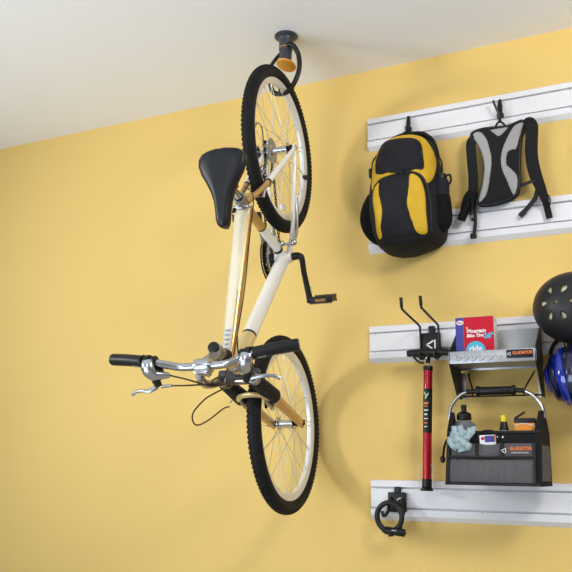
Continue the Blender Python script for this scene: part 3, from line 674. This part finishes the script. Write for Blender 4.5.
# ------------------------------------------------------------ pump hook and floor pump
ph = empty('pump_hook', (0, 0, 0), 'black two-prong wall hook with a triangle emblem, carrying the red floor pump', 'hook')
b = MB(); b.box((-.803, -.028, 1.450), (.078, .016, .098), None, .004); b.box((-.800, -.020, 1.513), (.026, .014, .030), None, .003); b.build('plate', MBLK, ph)
def emblem(c, s, parent, m=WPR, y=-.0005):
    b = MB()
    for pts in (((-.5, .0), (.22, .42), (.22, .27), (-.22, 0)), ((-.5, -.06), (.15, -.55), (.15, -.38), (-.28, -.06)), ((.30, .42), (.42, .42), (.42, -.40), (.30, -.52))):
        b.prism([(u*s, v*s) for u, v in pts], (c[0], c[1], c[2]), (1, 0, 0), (0, 0, 1), (0, -.0008, 0))
    return b.build('emblem', m, parent)
emblem((-.800, -.0362, 1.452), .042, ph)
for x in (-.842, -.768):
    b = MB(); b.curve([(x, -.034, 1.405), (x, -.038, 1.46), (x, -.042, 1.515), (x, -.058, 1.527), (x, -.16, 1.537), (x, -.268, 1.548), (x, -.284, 1.553), (x, -.290, 1.572), (x, -.293, 1.588)], .0046, 6, 12)
    o = b.build('prong', MBLK, ph)
    b = MB(); b.cyl((x, -.286, 1.556), (x, -.294, 1.592), .0062, bev=.002, seg=14); b.build('prong_sleeve', BLK, o)
for x in (-.83, -.77):
    b = MB(); b.curve([(x, -.036, 1.402), (x, -.060, 1.390), (x, -.098, 1.392), (x, -.104, 1.412)], .005, 6, 8); b.build('lower_hook', MBLK, ph)
pp = empty('floor_pump', (0, 0, 0), 'red floor bicycle pump with a black T handle hanging upright left of the shelf', 'bicycle pump')
px, py = -.803, -.080
lean = V((-.017, 0, -.46)).normalized()
def pt(z): t = (1.365-z)/.46; return V((px-.017*t, py, z))
b = MB(); P = [(px-.082, py, 1.412), (px-.05, py, 1.414), (px, py, 1.414), (px+.05, py, 1.413), (px+.088, py, 1.409)]; b.curve(P, [.0125]*3+[.0138]*27+[.0135, .0125, .012], 8, 14, flat=1.0); b.cyl((px, py, 1.420), (px, py, 1.372), .011, .0085); b.build('handle', BLK, pp)
b = MB(); b.cyl((px, py, 1.385), pt(1.350), .0048); b.build('piston_rod', CHR, pp)
b = MB(); b.use(BLK); b.cyl(pt(1.360), pt(1.342), .0185, bev=.002); b.use(RED); b.cyl(pt(1.344), pt(1.272), .0172); b.use(BLK); b.cyl(pt(1.273), pt(1.105), .0174); b.use(RED); b.cyl(pt(1.106), pt(.92), .0172); b.build('barrel', None, pp)
def marks(m, parent, org, ax, ay, rows, name='printed_marks'):
    ax = V(ax).normalized(); ay = V(ay).normalized(); n = ax.cross(ay); Mx = Matrix((ax, ay, n)).transposed().to_4x4(); bb = MB()
    for x, y, w_, h_ in rows: bb.box(V(org)+ax*x+ay*y, (w_, h_, .0006), Mx)
    return bb.build(name, m, parent)
b = MB(); c = pt(1.246)+V((-.001, -.0176, 0)); b.prism([(-.011, .014), (-.006, .014), (0, .002), (.008, .010), (.011, .008), (-.003, -.014), (-.007, -.012), (-.004, -.003)], c, (1, 0, 0), (0, 0, 1), (0, -.0012, 0)); b.build('tick_emblem', GPR, pp)
for z, w_, h_, m in ((1.216, .020, .007, ORP), (1.205, .016, .003, ORP), (1.190, .018, .004, WPR), (1.174, .012, .005, WPR), (1.158, .016, .003, WPR), (1.142, .012, .004, ORP), (1.128, .014, .003, WPR)):
    marks(m, pp, pt(z)+V((-.002, -.0176, 0)), (1, 0, 0), (0, 0, 1), [(-w_*.3, 0, w_*.28, h_), (0, 0, w_*.24, h_), (w_*.3, 0, w_*.26, h_)])
b = MB(); b.use(BLK); b.cyl(pt(.935), pt(.900), .0185, bev=.001); b.lathe(pt(.905), (0, 0, -1), [(.019, 0), (.033, .006), (.034, .013), (.030, .014)], 24, flat=.7); b.build('base', None, pp)
for sd in (-1, 1):
    b = MB(); c = pt(.93); b.curve([c+V((sd*.018, -.004, .055)), c+V((sd*.026, -.006, .045)), c+V((sd*.027, -.006, 0)), c+V((sd*.028, -.006, -.03))], .0022, 5, 8); b.build('foot_wire', STL, pp)
b = MB(); b.curve([(px+.006, py-.004, 1.385), (px-.02, py-.03, 1.392), (px-.045, py-.028, 1.396), (px-.055, py-.02, 1.40), (px-.03, py-.025, 1.375), (px-.01, py-.02, 1.370)], .004, 6, 8); b.use(CHR); b.mats = [BLK, CHR]; b.mi = 1; b.sphere((px-.004, py-.014, 1.388), .007); b.sphere((px-.028, py-.028, 1.383), .005); b.build('hose', None, pp)

# ------------------------------------------------------------ metal shelf
sh = empty('wall_shelf', (0, 0, 0), 'grey and black metal wall shelf with a tread-plate lip, holding the red tire box', 'shelf')
XL, XR = -.690, -.384
b = MB(); b.box(((XL+XR)/2, -.110, 1.352), (XR-XL, .180, .003)); b.build('tray', GALV, sh)
b = MB(); b.box(((XL+XR)/2, -.024, 1.418), (XR-XL, .004, .150), None, .001); b.build('back_plate', GALV, sh)
b = MB(); b.box(((XL+XR)/2, -.201, 1.3695), (XR-XL+.006, .003, .045), None, .001)
for k in range(6):
    for q, (dx, ang) in enumerate(((0, .8), (.016, -.65))):
        x = XL+.018+k*.0290+dx; z = 1.378 if q == 0 else 1.362
        b.box((x, -.2036, z), (.026, .0040, .0075), Matrix.Rotation(ang, 4, 'Y'), .001)
lip = b.build('front_lip', GALV, sh)
b = MB(); b.box((-.437, -.2035, 1.3735), (.092, .002, .030), None, .0005); sg = b.build('name_plate', BLK, lip)
text('GLADIATOR', .0150, ORP, sg, (-.428, -.2048, 1.3765), (1, 0, 0), (0, 0, 1), wide=.82, bold=.0004)
emblem((-.4745, -.2046, 1.3745), .013, sg)
for x, nm in ((XL, 'side_panel'), (XR, 'side_panel')):
    b = MB(); b.prism([(-.203, 1.392), (-.203, 1.345), (-.090, 1.232), (-.022, 1.232), (-.022, 1.500), (-.045, 1.500)], (x-.0015, 0, 0), (0, 1, 0), (0, 0, 1), (.003, 0, 0)); o = b.build(nm, MBLK, sh)
    b = MB(); s = 1 if x == XL else -1; b.box((x+s*.010, -.024, 1.285), (.020, .004, .10), None, .001)
    for k in range(4): b.box((x+s*.010, -.027, 1.255+k*.02), (.010, .002, .003))
    b.build('mounting_strip', GALV, sh)
b = MB(); b.curve([(-.655, -.030, 1.330), (-.655, -.05, 1.322), (-.628, -.115, 1.262), (-.622, -.139, 1.2325)], .0032, 6, 8); b.tube([(-.622, -.139, 1.2325), (-.44, -.139, 1.2325)], .0032, 8); b.curve([(-.44, -.139, 1.2325), (-.438, -.115, 1.262), (-.415, -.05, 1.322), (-.415, -.030, 1.330)], .0032, 6, 8)
b.curve([(-.44, -.139, 1.2325), (-.42, -.12, 1.235), (-.398, -.06, 1.240), (-.392, -.03, 1.242)], .0032, 5, 8); b.curve([(-.622, -.139, 1.2325), (-.64, -.12, 1.235), (-.675, -.06, 1.240), (-.682, -.03, 1.242)], .0032, 5, 8); b.build('hanging_rod', MBLK, sh)
# tire box on the shelf
tb = empty('tire_box', (-.600, -.135, 1.3538), 'red, blue and white bicycle tire carton standing on the metal shelf', 'box')
tb.rotation_euler = (0, 0, 0)
b = MB(); b.use(WHC); b.box((0, 0, .0845), (.140, .070, .169), None, .0015); bx = b.build('carton', WHC, tb)
b = MB(); b.box((.015, -.0357, .0845), (.110, .001, .168)); b.build('red_face', REDC, tb)
b = MB(); b.box((-.0555, -.0357, .0845), (.029, .001, .168)); b.build('blue_stripe', BLUC, tb)
b = MB(); b.box((0, 0, .1693), (.139, .069, .0008)); b.build('top_flap', BLUC, tb)
b = MB(); b.lathe((-.053, -.0362, .150), (0, -1, 0), [(.0135, 0), (.0135, .0006)], 32, flat=.62); lg = b.build('logo_badge', WPR, tb)
text('BELL', .0095, REDC, lg, (-.053, -.0370, .150), (1, 0, 0), (0, 0, 1), bold=.0003)
text('Mountain', .0185, WPR, tb, (.006, -.0368, .116), (1, 0, 0), (0, 0, 1), bold=.0006, shear=.2)
text('Bike Tire', .0165, WPR, tb, (.001, -.0368, .099), (1, 0, 0), (0, 0, 1), bold=.0006, shear=.2)
marks(WPR, tb, (-.028, -.0366, .131), (1, 0, 0), (0, 0, 1), [(0, 0, .005, .003), (.001, -.005, .007, .002)])
text('26"', .026, CYN, tb, (.051, -.0368, .096), (1, 0, 0), (0, 0, 1), bold=.0012)
b = MB(); b.lathe((.002, -.0364, .042), (0, -1, 0), [(.036, 0), (.036, .0006)], 40); cc = b.build('round_badge', CYN, tb)
text('ride', .030, WPR, cc, (.002, -.0374, .050), (1, 0, 0), (0, 0, 1), bold=.0012)
b = MB(); 
for k in range(6): b.box((.0705, .006, .04+k*.014), (.0008, .040-.004*(k % 3), .002))
b.build('side_print', DENT, tb)
b = MB(); b.box((.0705, -.022, .155), (.0008, .012, .006)); b.build('side_mark', BLK, tb)

# ------------------------------------------------------------ tool bag
bg = empty('tool_bag', (0, 0, 0), 'grey and black open-top tool bag with an arched metal handle, hanging below the shelf', 'tool bag')
def bag_pt(u, v, z):  # u across 0..1, v depth 0 front..1 back
    t = (z-.918)/(1.09-.918)
    xl = -.712+.010*t; xr = -.388+.006*t; xlb = -.700; xrb = -.368
    yf = -.225+.004*t; yb = -.085
    x = (xl+(xr-xl)*u)*(1-v)+(xlb+(xrb-xlb)*u)*v; return V((x, yf+(yb-yf)*v, z))
def quad_panel(nm, u0, u1, z0, z1, m, out=.004, sag=0., pleat=0., n=26, parent=bg, th=.006, pouch=False):
    b = MB(); NZ = 8; rows = []
    for j in range(NZ+1):
        row = []
        for i in range(n+1):
            u = u0+(u1-u0)*i/n; zz = z0+(z1-sag*math.sin(PI*i/n)-z0)*j/NZ; p = bag_pt(u, 0, zz); q = max(0, math.sin(PI*i/n))**.5*(math.sin(PI/2*min(1, (j+.6)/4.)) if nm == 'front_pocket' else max(0, math.sin(PI*min(1, (j+.6)/(NZ+.6)))))**.5
            p.y -= out*q+.001+(pleat*abs(math.sin(u*47+1.2*math.sin(j*.5)+math.sin(u*19)))*(.4+.6*j/NZ) if pleat else 0)
            row.append(b.b.verts.new(p))
        rows.append(row)
    for j in range(NZ):
        for i in range(n): b.face([rows[j][i], rows[j][i+1], rows[j+1][i+1], rows[j+1][i]])
    bnd = [e for e in b.b.edges if len(e.link_faces) == 1]
    for e in bnd:
        a, c = e.verts; b.face([a, c, b.b.verts.new(c.co+V((0, th, 0))), b.b.verts.new(a.co+V((0, th, 0)))])
    return b.build(nm, m, parent, sharp=60)
# shell: four walls with thickness and a bottom
b = MB(); zt = 1.098; zb = .918
def wallq(A, B, zlo, zhi, inn):
    vs = [A(zlo), B(zlo), B(zhi), A(zhi)]; vi = [p+inn for p in vs]
    a = [b.b.verts.new(p) for p in vs]; c = [b.b.verts.new(p) for p in vi]
    b.face(a); b.face(c[::-1])
    for k in range(4): b.face([a[k], a[(k+1) % 4], c[(k+1) % 4], c[k]])
wallq(lambda z: bag_pt(0, 0, z), lambda z: bag_pt(1, 0, z), zb, zt, V((0, .004, 0)))
wallq(lambda z: bag_pt(0, 1, z), lambda z: bag_pt(1, 1, z), zb, zt, V((0, -.004, 0)))
b.box((-.543, -.155, .920), (.325, .138, .006)); b.build('body', BN, bg)
for u in (0, 1):
    b = MB(); P0 = [bag_pt(u, 0, .918), bag_pt(u, 1, .918), bag_pt(u, 1, 1.10), bag_pt(u, .62, 1.175), bag_pt(u, .40, 1.175), bag_pt(u, 0, 1.10)]
    lo = [b.b.verts.new(p) for p in P0]; hi = [b.b.verts.new(p+V((.006 if u == 0 else -.006, 0, 0))) for p in P0]
    b.face(lo); b.face(hi[::-1])
    for k in range(6): b.face([lo[k], lo[(k+1) % 6], hi[(k+1) % 6], hi[k]])
    e = b.build('end_panel', BN, bg)
    b = MB(); p = bag_pt(u, .12, .935); q = bag_pt(u, .88, .935); r = bag_pt(u, .88, 1.055); s = bag_pt(u, .12, 1.055); o_ = V((-.002 if u == 0 else .002, 0, 0))
    vs = [b.b.verts.new(x+o_) for x in (p, q, r, s)]; v2 = [b.b.verts.new(x-o_*.5) for x in (p, q, r, s)]; b.face(vs)
    for k in range(4): b.face([vs[k], vs[(k+1) % 4], v2[(k+1) % 4], v2[k]])
    b.build('end_patch', BAGG, e)
    # upright corner gusset wrapping the front up to the handle
    b = MB(); ua, ub = (0, .05) if u == 0 else (.945, 1.0)
    A = [bag_pt(ua, 0, .920), bag_pt(ub, 0, .920), bag_pt(ub, 0, 1.105), bag_pt(ub-(.005 if u == 0 else -.015), .35, 1.170), bag_pt(ua+(.0 if u == 0 else .015), .35, 1.176), bag_pt(ua, 0, 1.105)]
    lo = [b.b.verts.new(p+V((0, -.003, 0))) for p in A]; hi = [b.b.verts.new(p+V((0, .004, 0))) for p in A]
    for f in ((0, 1, 2, 5), (5, 2, 3, 4)): b.face([lo[k] for k in f]); b.face([hi[k] for k in f[::-1]])
    for k in range(6): b.face([lo[k], lo[(k+1) % 6], hi[(k+1) % 6], hi[k]])
    b.build('corner_gusset', BN, bg)
quad_panel('lower_pocket', .02, .945, .928, 1.012, BAGG, .014, .004, .0035, 90)
pk = [quad_panel('front_pocket', .045, .335, 1.012, 1.060, BAGG, .010, .003, .001), quad_panel('front_pocket', .345, .60, 1.012, 1.062, BAGG, .018, .008, .001), quad_panel('front_pocket', .61, .94, 1.012, 1.060, BAGG, .008, 0, 0)]
b = MB()
for z0 in (1.013, ): b.tube([bag_pt(u/20*.935+.01, 0, z0)+V((0, -.010, 0)) for u in range(21)], .005, 8, flat=.9)
b.tube([bag_pt(u/20, 0, .922)+V((0, -.004, 0)) for u in range(21)], .005, 8)
for u in (.34, .605, .945, .03): b.tube([bag_pt(u, 0, z)+V((0, -.008, 0)) for z in (.925 if u > .8 or u < .1 else 1.012, .98 if u > .8 or u < .1 else 1.02, 1.062)], .005, 8)
b.tube([bag_pt(u/20, 0, 1.099) for u in range(21)], .005, 8); b.tube([bag_pt(u/20, 1, 1.099) for u in range(21)], .005, 8); b.build('binding', PIPM, bg)
text('GLADIATOR', .0165, ORP, pk[2], (-.446, -.2365, 1.042), (1, 0, -.0), (0, 0, 1), wide=.80, bold=.0005)
text('GARAGEWORKS', .0065, WPR, pk[2], (-.449, -.2365, 1.0285), (1, 0, 0), (0, 0, 1), wide=1.2)
emblem((-.503, -.2360, 1.036), .018, pk[2])
b = MB()
for x in (-.524, -.505): b.lathe((x, -.222, 1.082), (0, -1, 0), [(.0045, 0), (.004, .003), (.001, .004)], 12)
b.build('rivet', CHR, bg)
b = MB(); H = [(-.708, -.150, 1.150), (-.706, -.148, 1.185), (-.690, -.146, 1.215), (-.660, -.142, 1.243), (-.615, -.139, 1.252), (-.543, -.139, 1.253), (-.46, -.139, 1.251), (-.420, -.142, 1.240), (-.392, -.146, 1.210), (-.377, -.148, 1.180), (-.374, -.150, 1.150)]
b.curve(H, .0065, 8, 12); b.build('handle', CHR, bg)
b = MB(); b.cyl((-.606, -.139, 1.2520), (-.472, -.139, 1.2515), .0150, bev=.002)
for x in (-.603, -.475): b.cyl((x-.006, -.139, 1.252), (x+.006, -.139, 1.252), .0180, bev=.002)
b.cyl((-.645, -.139, 1.250), (-.606, -.139, 1.252), .009); b.cyl((-.472, -.139, 1.2515), (-.435, -.139, 1.249), .009); b.build('grip', BLK, bg)
b = MB(); b.curve([(-.708, -.20, 1.075), (-.717, -.20, 1.055), (-.722, -.20, 1.03), (-.725, -.20, 1.01)], .007, 5, 8, flat=.6); b.sphere((-.726, -.20, 1.005), .010, (1, .6, 1.3)); b.build('side_clip', BLK, bg)
# contents
o = empty('water_bottle', (-.655, -.150, .926), 'smoky grey sports bottle with a black nozzle cap standing in the tool bag', 'bottle')
b = MB(); b.lathe((0, 0, 0), (0, 0, 1), [(.034, 0), (.037, .004), (.037, .13), (.035, .15), (.037, .170), (.041, .190), (.039, .205), (.026, .218)], 32); b.build('body', BOT, o)
b = MB(); b.lathe((0, 0, .221), (0, 0, 1), [(.026, 0), (.027, .003), (.026, .020), (.020, .027), (.010, .030), (.0095, .044), (.011, .046), (.010, .054), (.004, .056)], 28); b.build('cap', BLK, o)
# gloves: crumpled pale blue
o = empty('work_gloves', (0, 0, 0), 'crumpled pale blue gloves stuffed in the left front pocket of the tool bag', 'gloves')
def blob(pts, r, nm, seed):
    rnd = random.Random(seed); bb = MB(); P = [p+V((0, 0, -.016)) for p in catmull(pts, 5)]; n = len(P)
    rs = [r*(.55+.45*math.sin(PI*min(1, (i+1)/(n*.55))*.5))*(1+.16*math.sin(i*1.7+seed)) for i in range(n)]; rs[-1] *= .5
    bb.tube(P, rs, 12, flat=.6, up=(0, 1, 0))
    for v in bb.b.verts: v.co += V((rnd.uniform(-1, 1), rnd.uniform(-1, 1), rnd.uniform(-1, 1)))*.0016
    return bb.build(nm, GLV, o, sharp=80)
blob([(-.640, -.236, 1.050), (-.645, -.238, 1.075), (-.648, -.234, 1.100), (-.650, -.226, 1.118)], .030, 'palm', 1)
GZ = -.012
for i, (ps, r) in enumerate((([(-.665, -.240, 1.055), (-.685, -.242, 1.075), (-.690, -.238, 1.098)], .010), ([(-.655, -.245, 1.09), (-.668, -.242, 1.115), (-.672, -.232, 1.135)], .011), ([(-.640, -.250, 1.10), (-.646, -.246, 1.122), (-.650, -.238, 1.136)], .011),
                  ([(-.625, -.245, 1.09), (-.618, -.242, 1.112), (-.614, -.234, 1.128)], .011), ([(-.650, -.258, 1.090), (-.630, -.260, 1.075), (-.612, -.255, 1.058)], .011), ([(-.615, -.240, 1.10), (-.605, -.238, 1.12), (-.604, -.232, 1.135)], .009), ([(-.675, -.238, 1.07), (-.678, -.235, 1.10), (-.680, -.228, 1.118)], .010))): blob(ps, r, 'finger', i+3)
# patch kit in the middle front pocket
o = empty('patch_kit', (-.557, -.2290, 1.067), 'small blue and white patch kit box poking out of the bag pocket', 'box')
o.rotation_euler = (0, math.radians(-2), 0)
b = MB(); b.box((0, 0, .004), (.056, .010, .036), None, .003); b.build('case', WPL, o)
b = MB(); b.box((.008, -.0055, .008), (.034, .001, .022), None); b.build('blue_label', BLUC, o); b = MB(); b.lathe((-.016, -.0055, .010), (0, -1, 0), [(.006, 0), (.006, .0008)], 16); b.build('red_dot', REDC, o)
b = MB(); b.box((.026, -.0055, .010), (.005, .001, .020)); b.build('orange_label', ORC, o)
b = MB(); b.curve([(-.030, -.002, .005), (-.031, -.002, .024), (-.022, -.002, .033), (.0, -.002, .037), (.022, -.002, .034), (.032, -.002, .024)], .0035, 6, 8); b.build('strap', BLK, o)
# glue bottle
o = empty('glue_bottle', (-.511, -.165, .940), 'white glue bottle with a black neck and yellow cap, upright in the tool bag', 'bottle')
b = MB(); b.lathe((0, 0, 0), (0, 0, 1), [(.025, 0), (.028, .004), (.028, .145), (.025, .160), (.015, .168)], 28); b.build('body', WPL, o)
b = MB(); b.lathe((0, 0, .166), (0, 0, 1), [(.0165, 0), (.0160, .006), (.0115, .030), (.0105, .032)], 24); b.build('neck', BLK, o)
b = MB(); b.lathe((0, 0, .197), (0, 0, 1), [(.0095, 0), (.0105, .003), (.0098, .022), (.007, .024)], 24); b.build('cap', YCAP, o)
# orange box with a black lid
o = empty('tube_carton', (-.437, -.165, 1.020), 'orange carton with a black top and raised flap, right end of the tool bag', 'box')
b = MB(); b.use(ORC); b.box((0, 0, .050), (.070, .036, .130), None, .002); b.build('carton', ORC, o)
b = MB(); b.box((0, 0, .120), (.072, .038, .018), None, .002); b.build('sleeve', BLK, o)
b = MB(); b.curve([(-.035, -.0195, .102), (-.01, -.0195, .109), (.015, -.0195, .107), (.035, -.0195, .098)], .0016, 6, 6); b.build('stripe', WPR, o)
b = MB(); b.prism([(-.020, -.002), (-.020, .002), (.020, .002), (.020, -.002)], (-.018, -.012, .140), V((.85, 0, .53)), V((-.53, 0, .85)), (0, .028, 0)); b.build('flap', BLK, o)

# ------------------------------------------------------------ cable lock
lh = empty('lock_hook', (0, 0, 0), 'small black square wall hook with a triangle emblem on the lowest track', 'hook')
b = MB(); b.box((-.953, -.028, .845), (.072, .014, .074), None, .003); b.box((-.953, -.022, .890), (.026, .012, .026), None, .003); b.build('plate', MBLK, lh)
b = MB(); b.curve([(-.975, -.036, .862), (-.978, -.055, .836), (-.975, -.075, .812), (-.990, -.082, .795), (-.998, -.078, .812)], .0065, 6, 8); b.curve([(-.93, -.036, .858), (-.925, -.055, .832), (-.925, -.075, .812), (-.915, -.082, .800), (-.912, -.078, .815)], .0065, 6, 8); b.curve([(-.978, -.050, .840), (-.952, -.062, .850), (-.925, -.050, .836)], .006, 6, 8); b.build('prong', MBLK, lh)
emblem((-.945, -.0354, .852), .026, lh)
lk = empty('cable_lock', (0, 0, 0), 'coiled black cable bicycle lock hanging on its hook at the lowest track', 'lock')
b = MB(); C0 = V((-.970, -.074, .792)); P = []
for k in range(60):
    t = 2*PI*k/60*1.25+PI*1.35; P.append(C0+V((math.cos(t)*.050, -.010+.018*k/60, math.sin(t)*.052)))
b.tube(P, .0102, 12); b.build('cable', BLK, lk)
b = MB(); b.cyl((-.985, -.088, .744), (-.908, -.080, .736), .0145, bev=.003); b.cyl((-.962, -.088, .735), (-.960, -.088, .722), .010, seg=14); body = b.build('lock_body', BLK, lk)
marks(WPR, body, (-.945, -.0992, .745), (1, 0, -.08), (.08, 0, 1), [(-.006, 0, .005, .003), (0, 0, .004, .003), (.006, 0, .005, .003)]); b = MB(); b.cyl((-.909, -.080, .736), (-.905, -.0796, .7355), .008); b.build('keyhole', GRY, lk)

# ------------------------------------------------------------ helmets
def dome_obj(name, c, axis, R, ex, holes, parent, m, depth=.62):
    """shell = open dome around axis, holes are cutters (dir offsets in the local plane)"""
    return None
hk = empty('skate_helmet', (0, 0, 0), 'matte black skate helmet with teardrop vent holes, hanging above the blue helmet', 'helmet')
axis = V((-.10, -1, -.10)).normalized(); C = V((-.245, -.125, 1.541)); au = V((0, 0, 1)); ar = axis.cross(au).normalized(); ar = -ar if ar.x < 0 else ar; au = ar.cross(axis).normalized(); au = -au if au.z < 0 else au
A_, B_, D_ = .150, .130, .125
def hp_pt(px_, pz_, off=0):   # point on the dome at lateral px_,pz_
    q = max(0, 1-(px_/A_)**2-(pz_/B_)**2); d = math.sqrt(q)*D_
    p = ar*px_+au*pz_+axis*d; n = (ar*px_/A_**2+au*pz_/B_**2+axis*d/D_**2).normalized(); return C+p+n*off
def shell(off_in):
    bb = MB(); NR, NT = 30, 72; rr = []
    for i in range(NR+1):
        ph = (PI*.60)*i/NR; ring_ = []
        for k in range(NT):
            t = 2*PI*k/NT; a_, b_, d_ = A_-off_in, B_-off_in, D_-off_in
            ring_.append(C+ar*a_*math.sin(ph)*math.cos(t)+au*b_*math.sin(ph)*math.sin(t)+axis*d_*math.cos(ph))
        rr.append(ring_)
    return bb, rr
bb, outer = shell(0); _, inner = shell(.005)
top = bb.b.verts.new(outer[0][0]); topi = bb.b.verts.new(inner[0][0]); ro = [[bb.b.verts.new(p) for p in r] for r in outer[1:]]; ri = [[bb.b.verts.new(p) for p in r] for r in inner[1:]]
NT = 72
for k in range(NT):
    bb.face([top, ro[0][k], ro[0][(k+1) % NT]]); bb.face([topi, ri[0][(k+1) % NT], ri[0][k]])
    for i in range(len(ro)-1):
        bb.face([ro[i][k], ro[i+1][k], ro[i+1][(k+1) % NT], ro[i][(k+1) % NT]]); bb.face([ri[i][k], ri[i][(k+1) % NT], ri[i+1][(k+1) % NT], ri[i+1][k]])
    bb.face([ro[-1][k], ri[-1][k], ri[-1][(k+1) % NT], ro[-1][(k+1) % NT]])
hshell = bb.build('shell', HBLK, hk, sharp=50)
CT = MB()
def cutter(px_, pz_, rad, ang, tear=True):
    poly = []
    for k in range(20):
        t = 2*PI*k/20; r = rad; u, v = r*math.cos(t), r*.8*math.sin(t)
        if tear: v = r*.72*math.sin(t)*(1-.55*math.cos(t)); u = r*1.35*math.cos(t)
        ca, sa = math.cos(ang), math.sin(ang); poly.append((px_+u*ca-v*sa, pz_+u*sa+v*ca))
    CT.prism(poly, C, ar, au, axis*.25)
def px_of(x, z):  # from world x,z on front to local
    p = V((x, -.2, z))-C; return p.dot(ar), p.dot(au)
HC = (-.297, 1.548)
hl = [(-.318, 1.592, .010), (-.268, 1.592, .011), (-.343, 1.546, .010), (-.322, 1.500, .010), (-.276, 1.500, .010), (-.245, 1.548, .007)]
ctr = px_of(-.297, 1.548)
cutter(ctr[0], ctr[1], .0065, 0, False)
for x, z, r in hl:
    u, v = px_of(x, z); cutter(u, v, r, math.atan2(ctr[1]-v, ctr[0]-u))
for x, z, r in ((-.215, 1.60, .011), (-.17, 1.56, .010), (-.19, 1.50, .010)): u, v = px_of(x, z); cutter(u, v, r, 0)
cut = CT.build('cut', HBLK)
md = hshell.modifiers.new('b', 'BOOLEAN'); md.operation = 'DIFFERENCE'; md.object = cut; md.solver = 'EXACT'
bpy.context.view_layer.update()
nm = bpy.data.meshes.new_from_object(hshell.evaluated_get(bpy.context.evaluated_depsgraph_get()))
hshell.modifiers.clear(); hshell.data = nm; bpy.data.objects.remove(cut)
bb, li = shell(.009); bb.rings(li); o = bb.build('liner', FOAM, hk)
b = MB()
for x, dz in ((-.30, 0), (-.20, 0)): b.curve([C+V((x+.25, .02, -.08)), C+V((x+.25, .01, -.125)), C+V((x+.26, .03, -.15))], .008, 6, 8, flat=.3)
b.build('chin_strap', BN, hk)
# blue helmet
hb = empty('bike_helmet', (0, 0, 0), 'glossy blue and black vented bicycle helmet hanging below the black one', 'helmet')
C2 = V((-.255, -.112, 1.300)); ax2 = V((-.12, -1, -.10)).normalized(); r2 = axis.cross(V((0, 0, 1))).normalized(); r2 = -r2 if r2.x < 0 else r2; u2 = r2.cross(ax2).normalized(); u2 = -u2 if u2.z < 0 else u2
def h2(ph, t, k=1., A=.115, B=.112, D=.100):  # ph polar from right/left axis, ribs run vertically
    return C2+(r2*A*math.cos(ph)+(u2*B*math.sin(t)+ax2*D*math.cos(t))*math.sin(ph))*k
bb = MB(); bb.rings([[h2(ph, t, .925) for t in [2*PI*k/40 for k in range(40)]] for ph in [PI*(i+.5)/24 for i in range(24)]]); bb.build('liner', BLK, hb)
for i, ph0 in enumerate((.42, .80, 1.18, 1.57, 1.96, 2.34, 2.72)):
    bb = MB(); R = []; m = BLUH if i % 2 == 0 else BLUD
    for k in range(25):
        t = -1.75+3.5*k/24; wd = (.125+.055*math.cos(t*1.5))*(1.1 if i % 2 else 1); sh_ = .10*math.sin(t*1.6)*(-1 if ph0 < 1.57 else 1 if ph0 > 1.6 else 0)
        R.append([h2(ph0+sh_+du*wd, t, kk) for du, kk in ((-1, .90), (-.85, .985), (-.3, 1.01), (.3, 1.01), (.85, .985), (1, .90), (.5, .86), (-.5, .86))])
    bb.rings(R); bb.build('rib', m, hb, sharp=50)
for t0 in (-1.05, -.15, .85):
    bb = MB(); R = []
    for k in range(31):
        ph = .35+(PI-.7)*k/30; t = t0+.12*math.sin(ph*6)
        R.append([h2(ph, t+dt, kk) for dt, kk in ((-.16, .88), (-.12, .965), (.12, .965), (.16, .88))])
    bb.rings(R); bb.build('cross_band', BLUD, hb, sharp=50)
b = MB(); b.curve([(-.345, -.07, 1.365), (-.350, -.05, 1.395), (-.340, -.035, 1.425), (-.32, -.03, 1.45)], .007, 6, 8, flat=.3); b.build('chin_strap', BN, hb)
hh = empty('helmet_hook', (0, 0, 0), 'black wall hook between the two helmets at the right edge', 'hook')
b = MB(); b.box((-.27, -.024, 1.425), (.05, .010, .07), None, .003); b.curve([(-.27, -.028, 1.42), (-.27, -.05, 1.412), (-.27, -.10, 1.412), (-.27, -.12, 1.422)], .005, 6, 8); b.build('bracket', MBLK, hh)

# ------------------------------------------------------------ lights
def area(name, loc, tgt, size, power, col, sy=None):
    L_ = bpy.data.lights.new(name, 'AREA'); L_.energy = power; L_.size = size; L_.color = col
    if sy: L_.shape = 'RECTANGLE'; L_.size_y = sy
    o = bpy.data.objects.new(name, L_); COL.objects.link(o); o.location = loc
    o.rotation_euler = (V(tgt)-V(loc)).to_track_quat('-Z', 'Y').to_euler(); return o
kl = bpy.data.lights.new('key_light', 'SPOT'); kl.energy = 500; kl.shadow_soft_size = .45; kl.spot_size = math.radians(54); kl.spot_blend = 1; kl.color = (1, .98, .95)
ko = bpy.data.objects.new('key_light', kl); COL.objects.link(ko); ko.location = (-5.4, -3.7, 2.0); ko.rotation_euler = (V((-.8, 0, 1.75))-ko.location).to_track_quat('-Z', 'Y').to_euler()
area('fill_light', (.8, -1.8, 2.6), (-.9, 0, 1.0), .6, 38, (1, .96, .91))
area('room_light', (-1.2, -4.4, 2.4), (-1.6, 0, 1.6), 1.6, 24, (.97, .98, 1))
area('bounce_light', (-2.2, -3.2, .5), (-2.0, -1.6, 2.7), 1.7, 52, (.74, .87, 1))
W = bpy.data.worlds.new('world'); SC.world = W; W.use_nodes = True
W.node_tree.nodes['Background'].inputs[0].default_value = (.92, .95, 1, 1); W.node_tree.nodes['Background'].inputs[1].default_value = .27
SC.view_settings.view_transform = 'Standard'; SC.view_settings.look = 'None'; SC.view_settings.exposure = 0; SC.view_settings.gamma = 1
SC.view_settings.use_curve_mapping = False
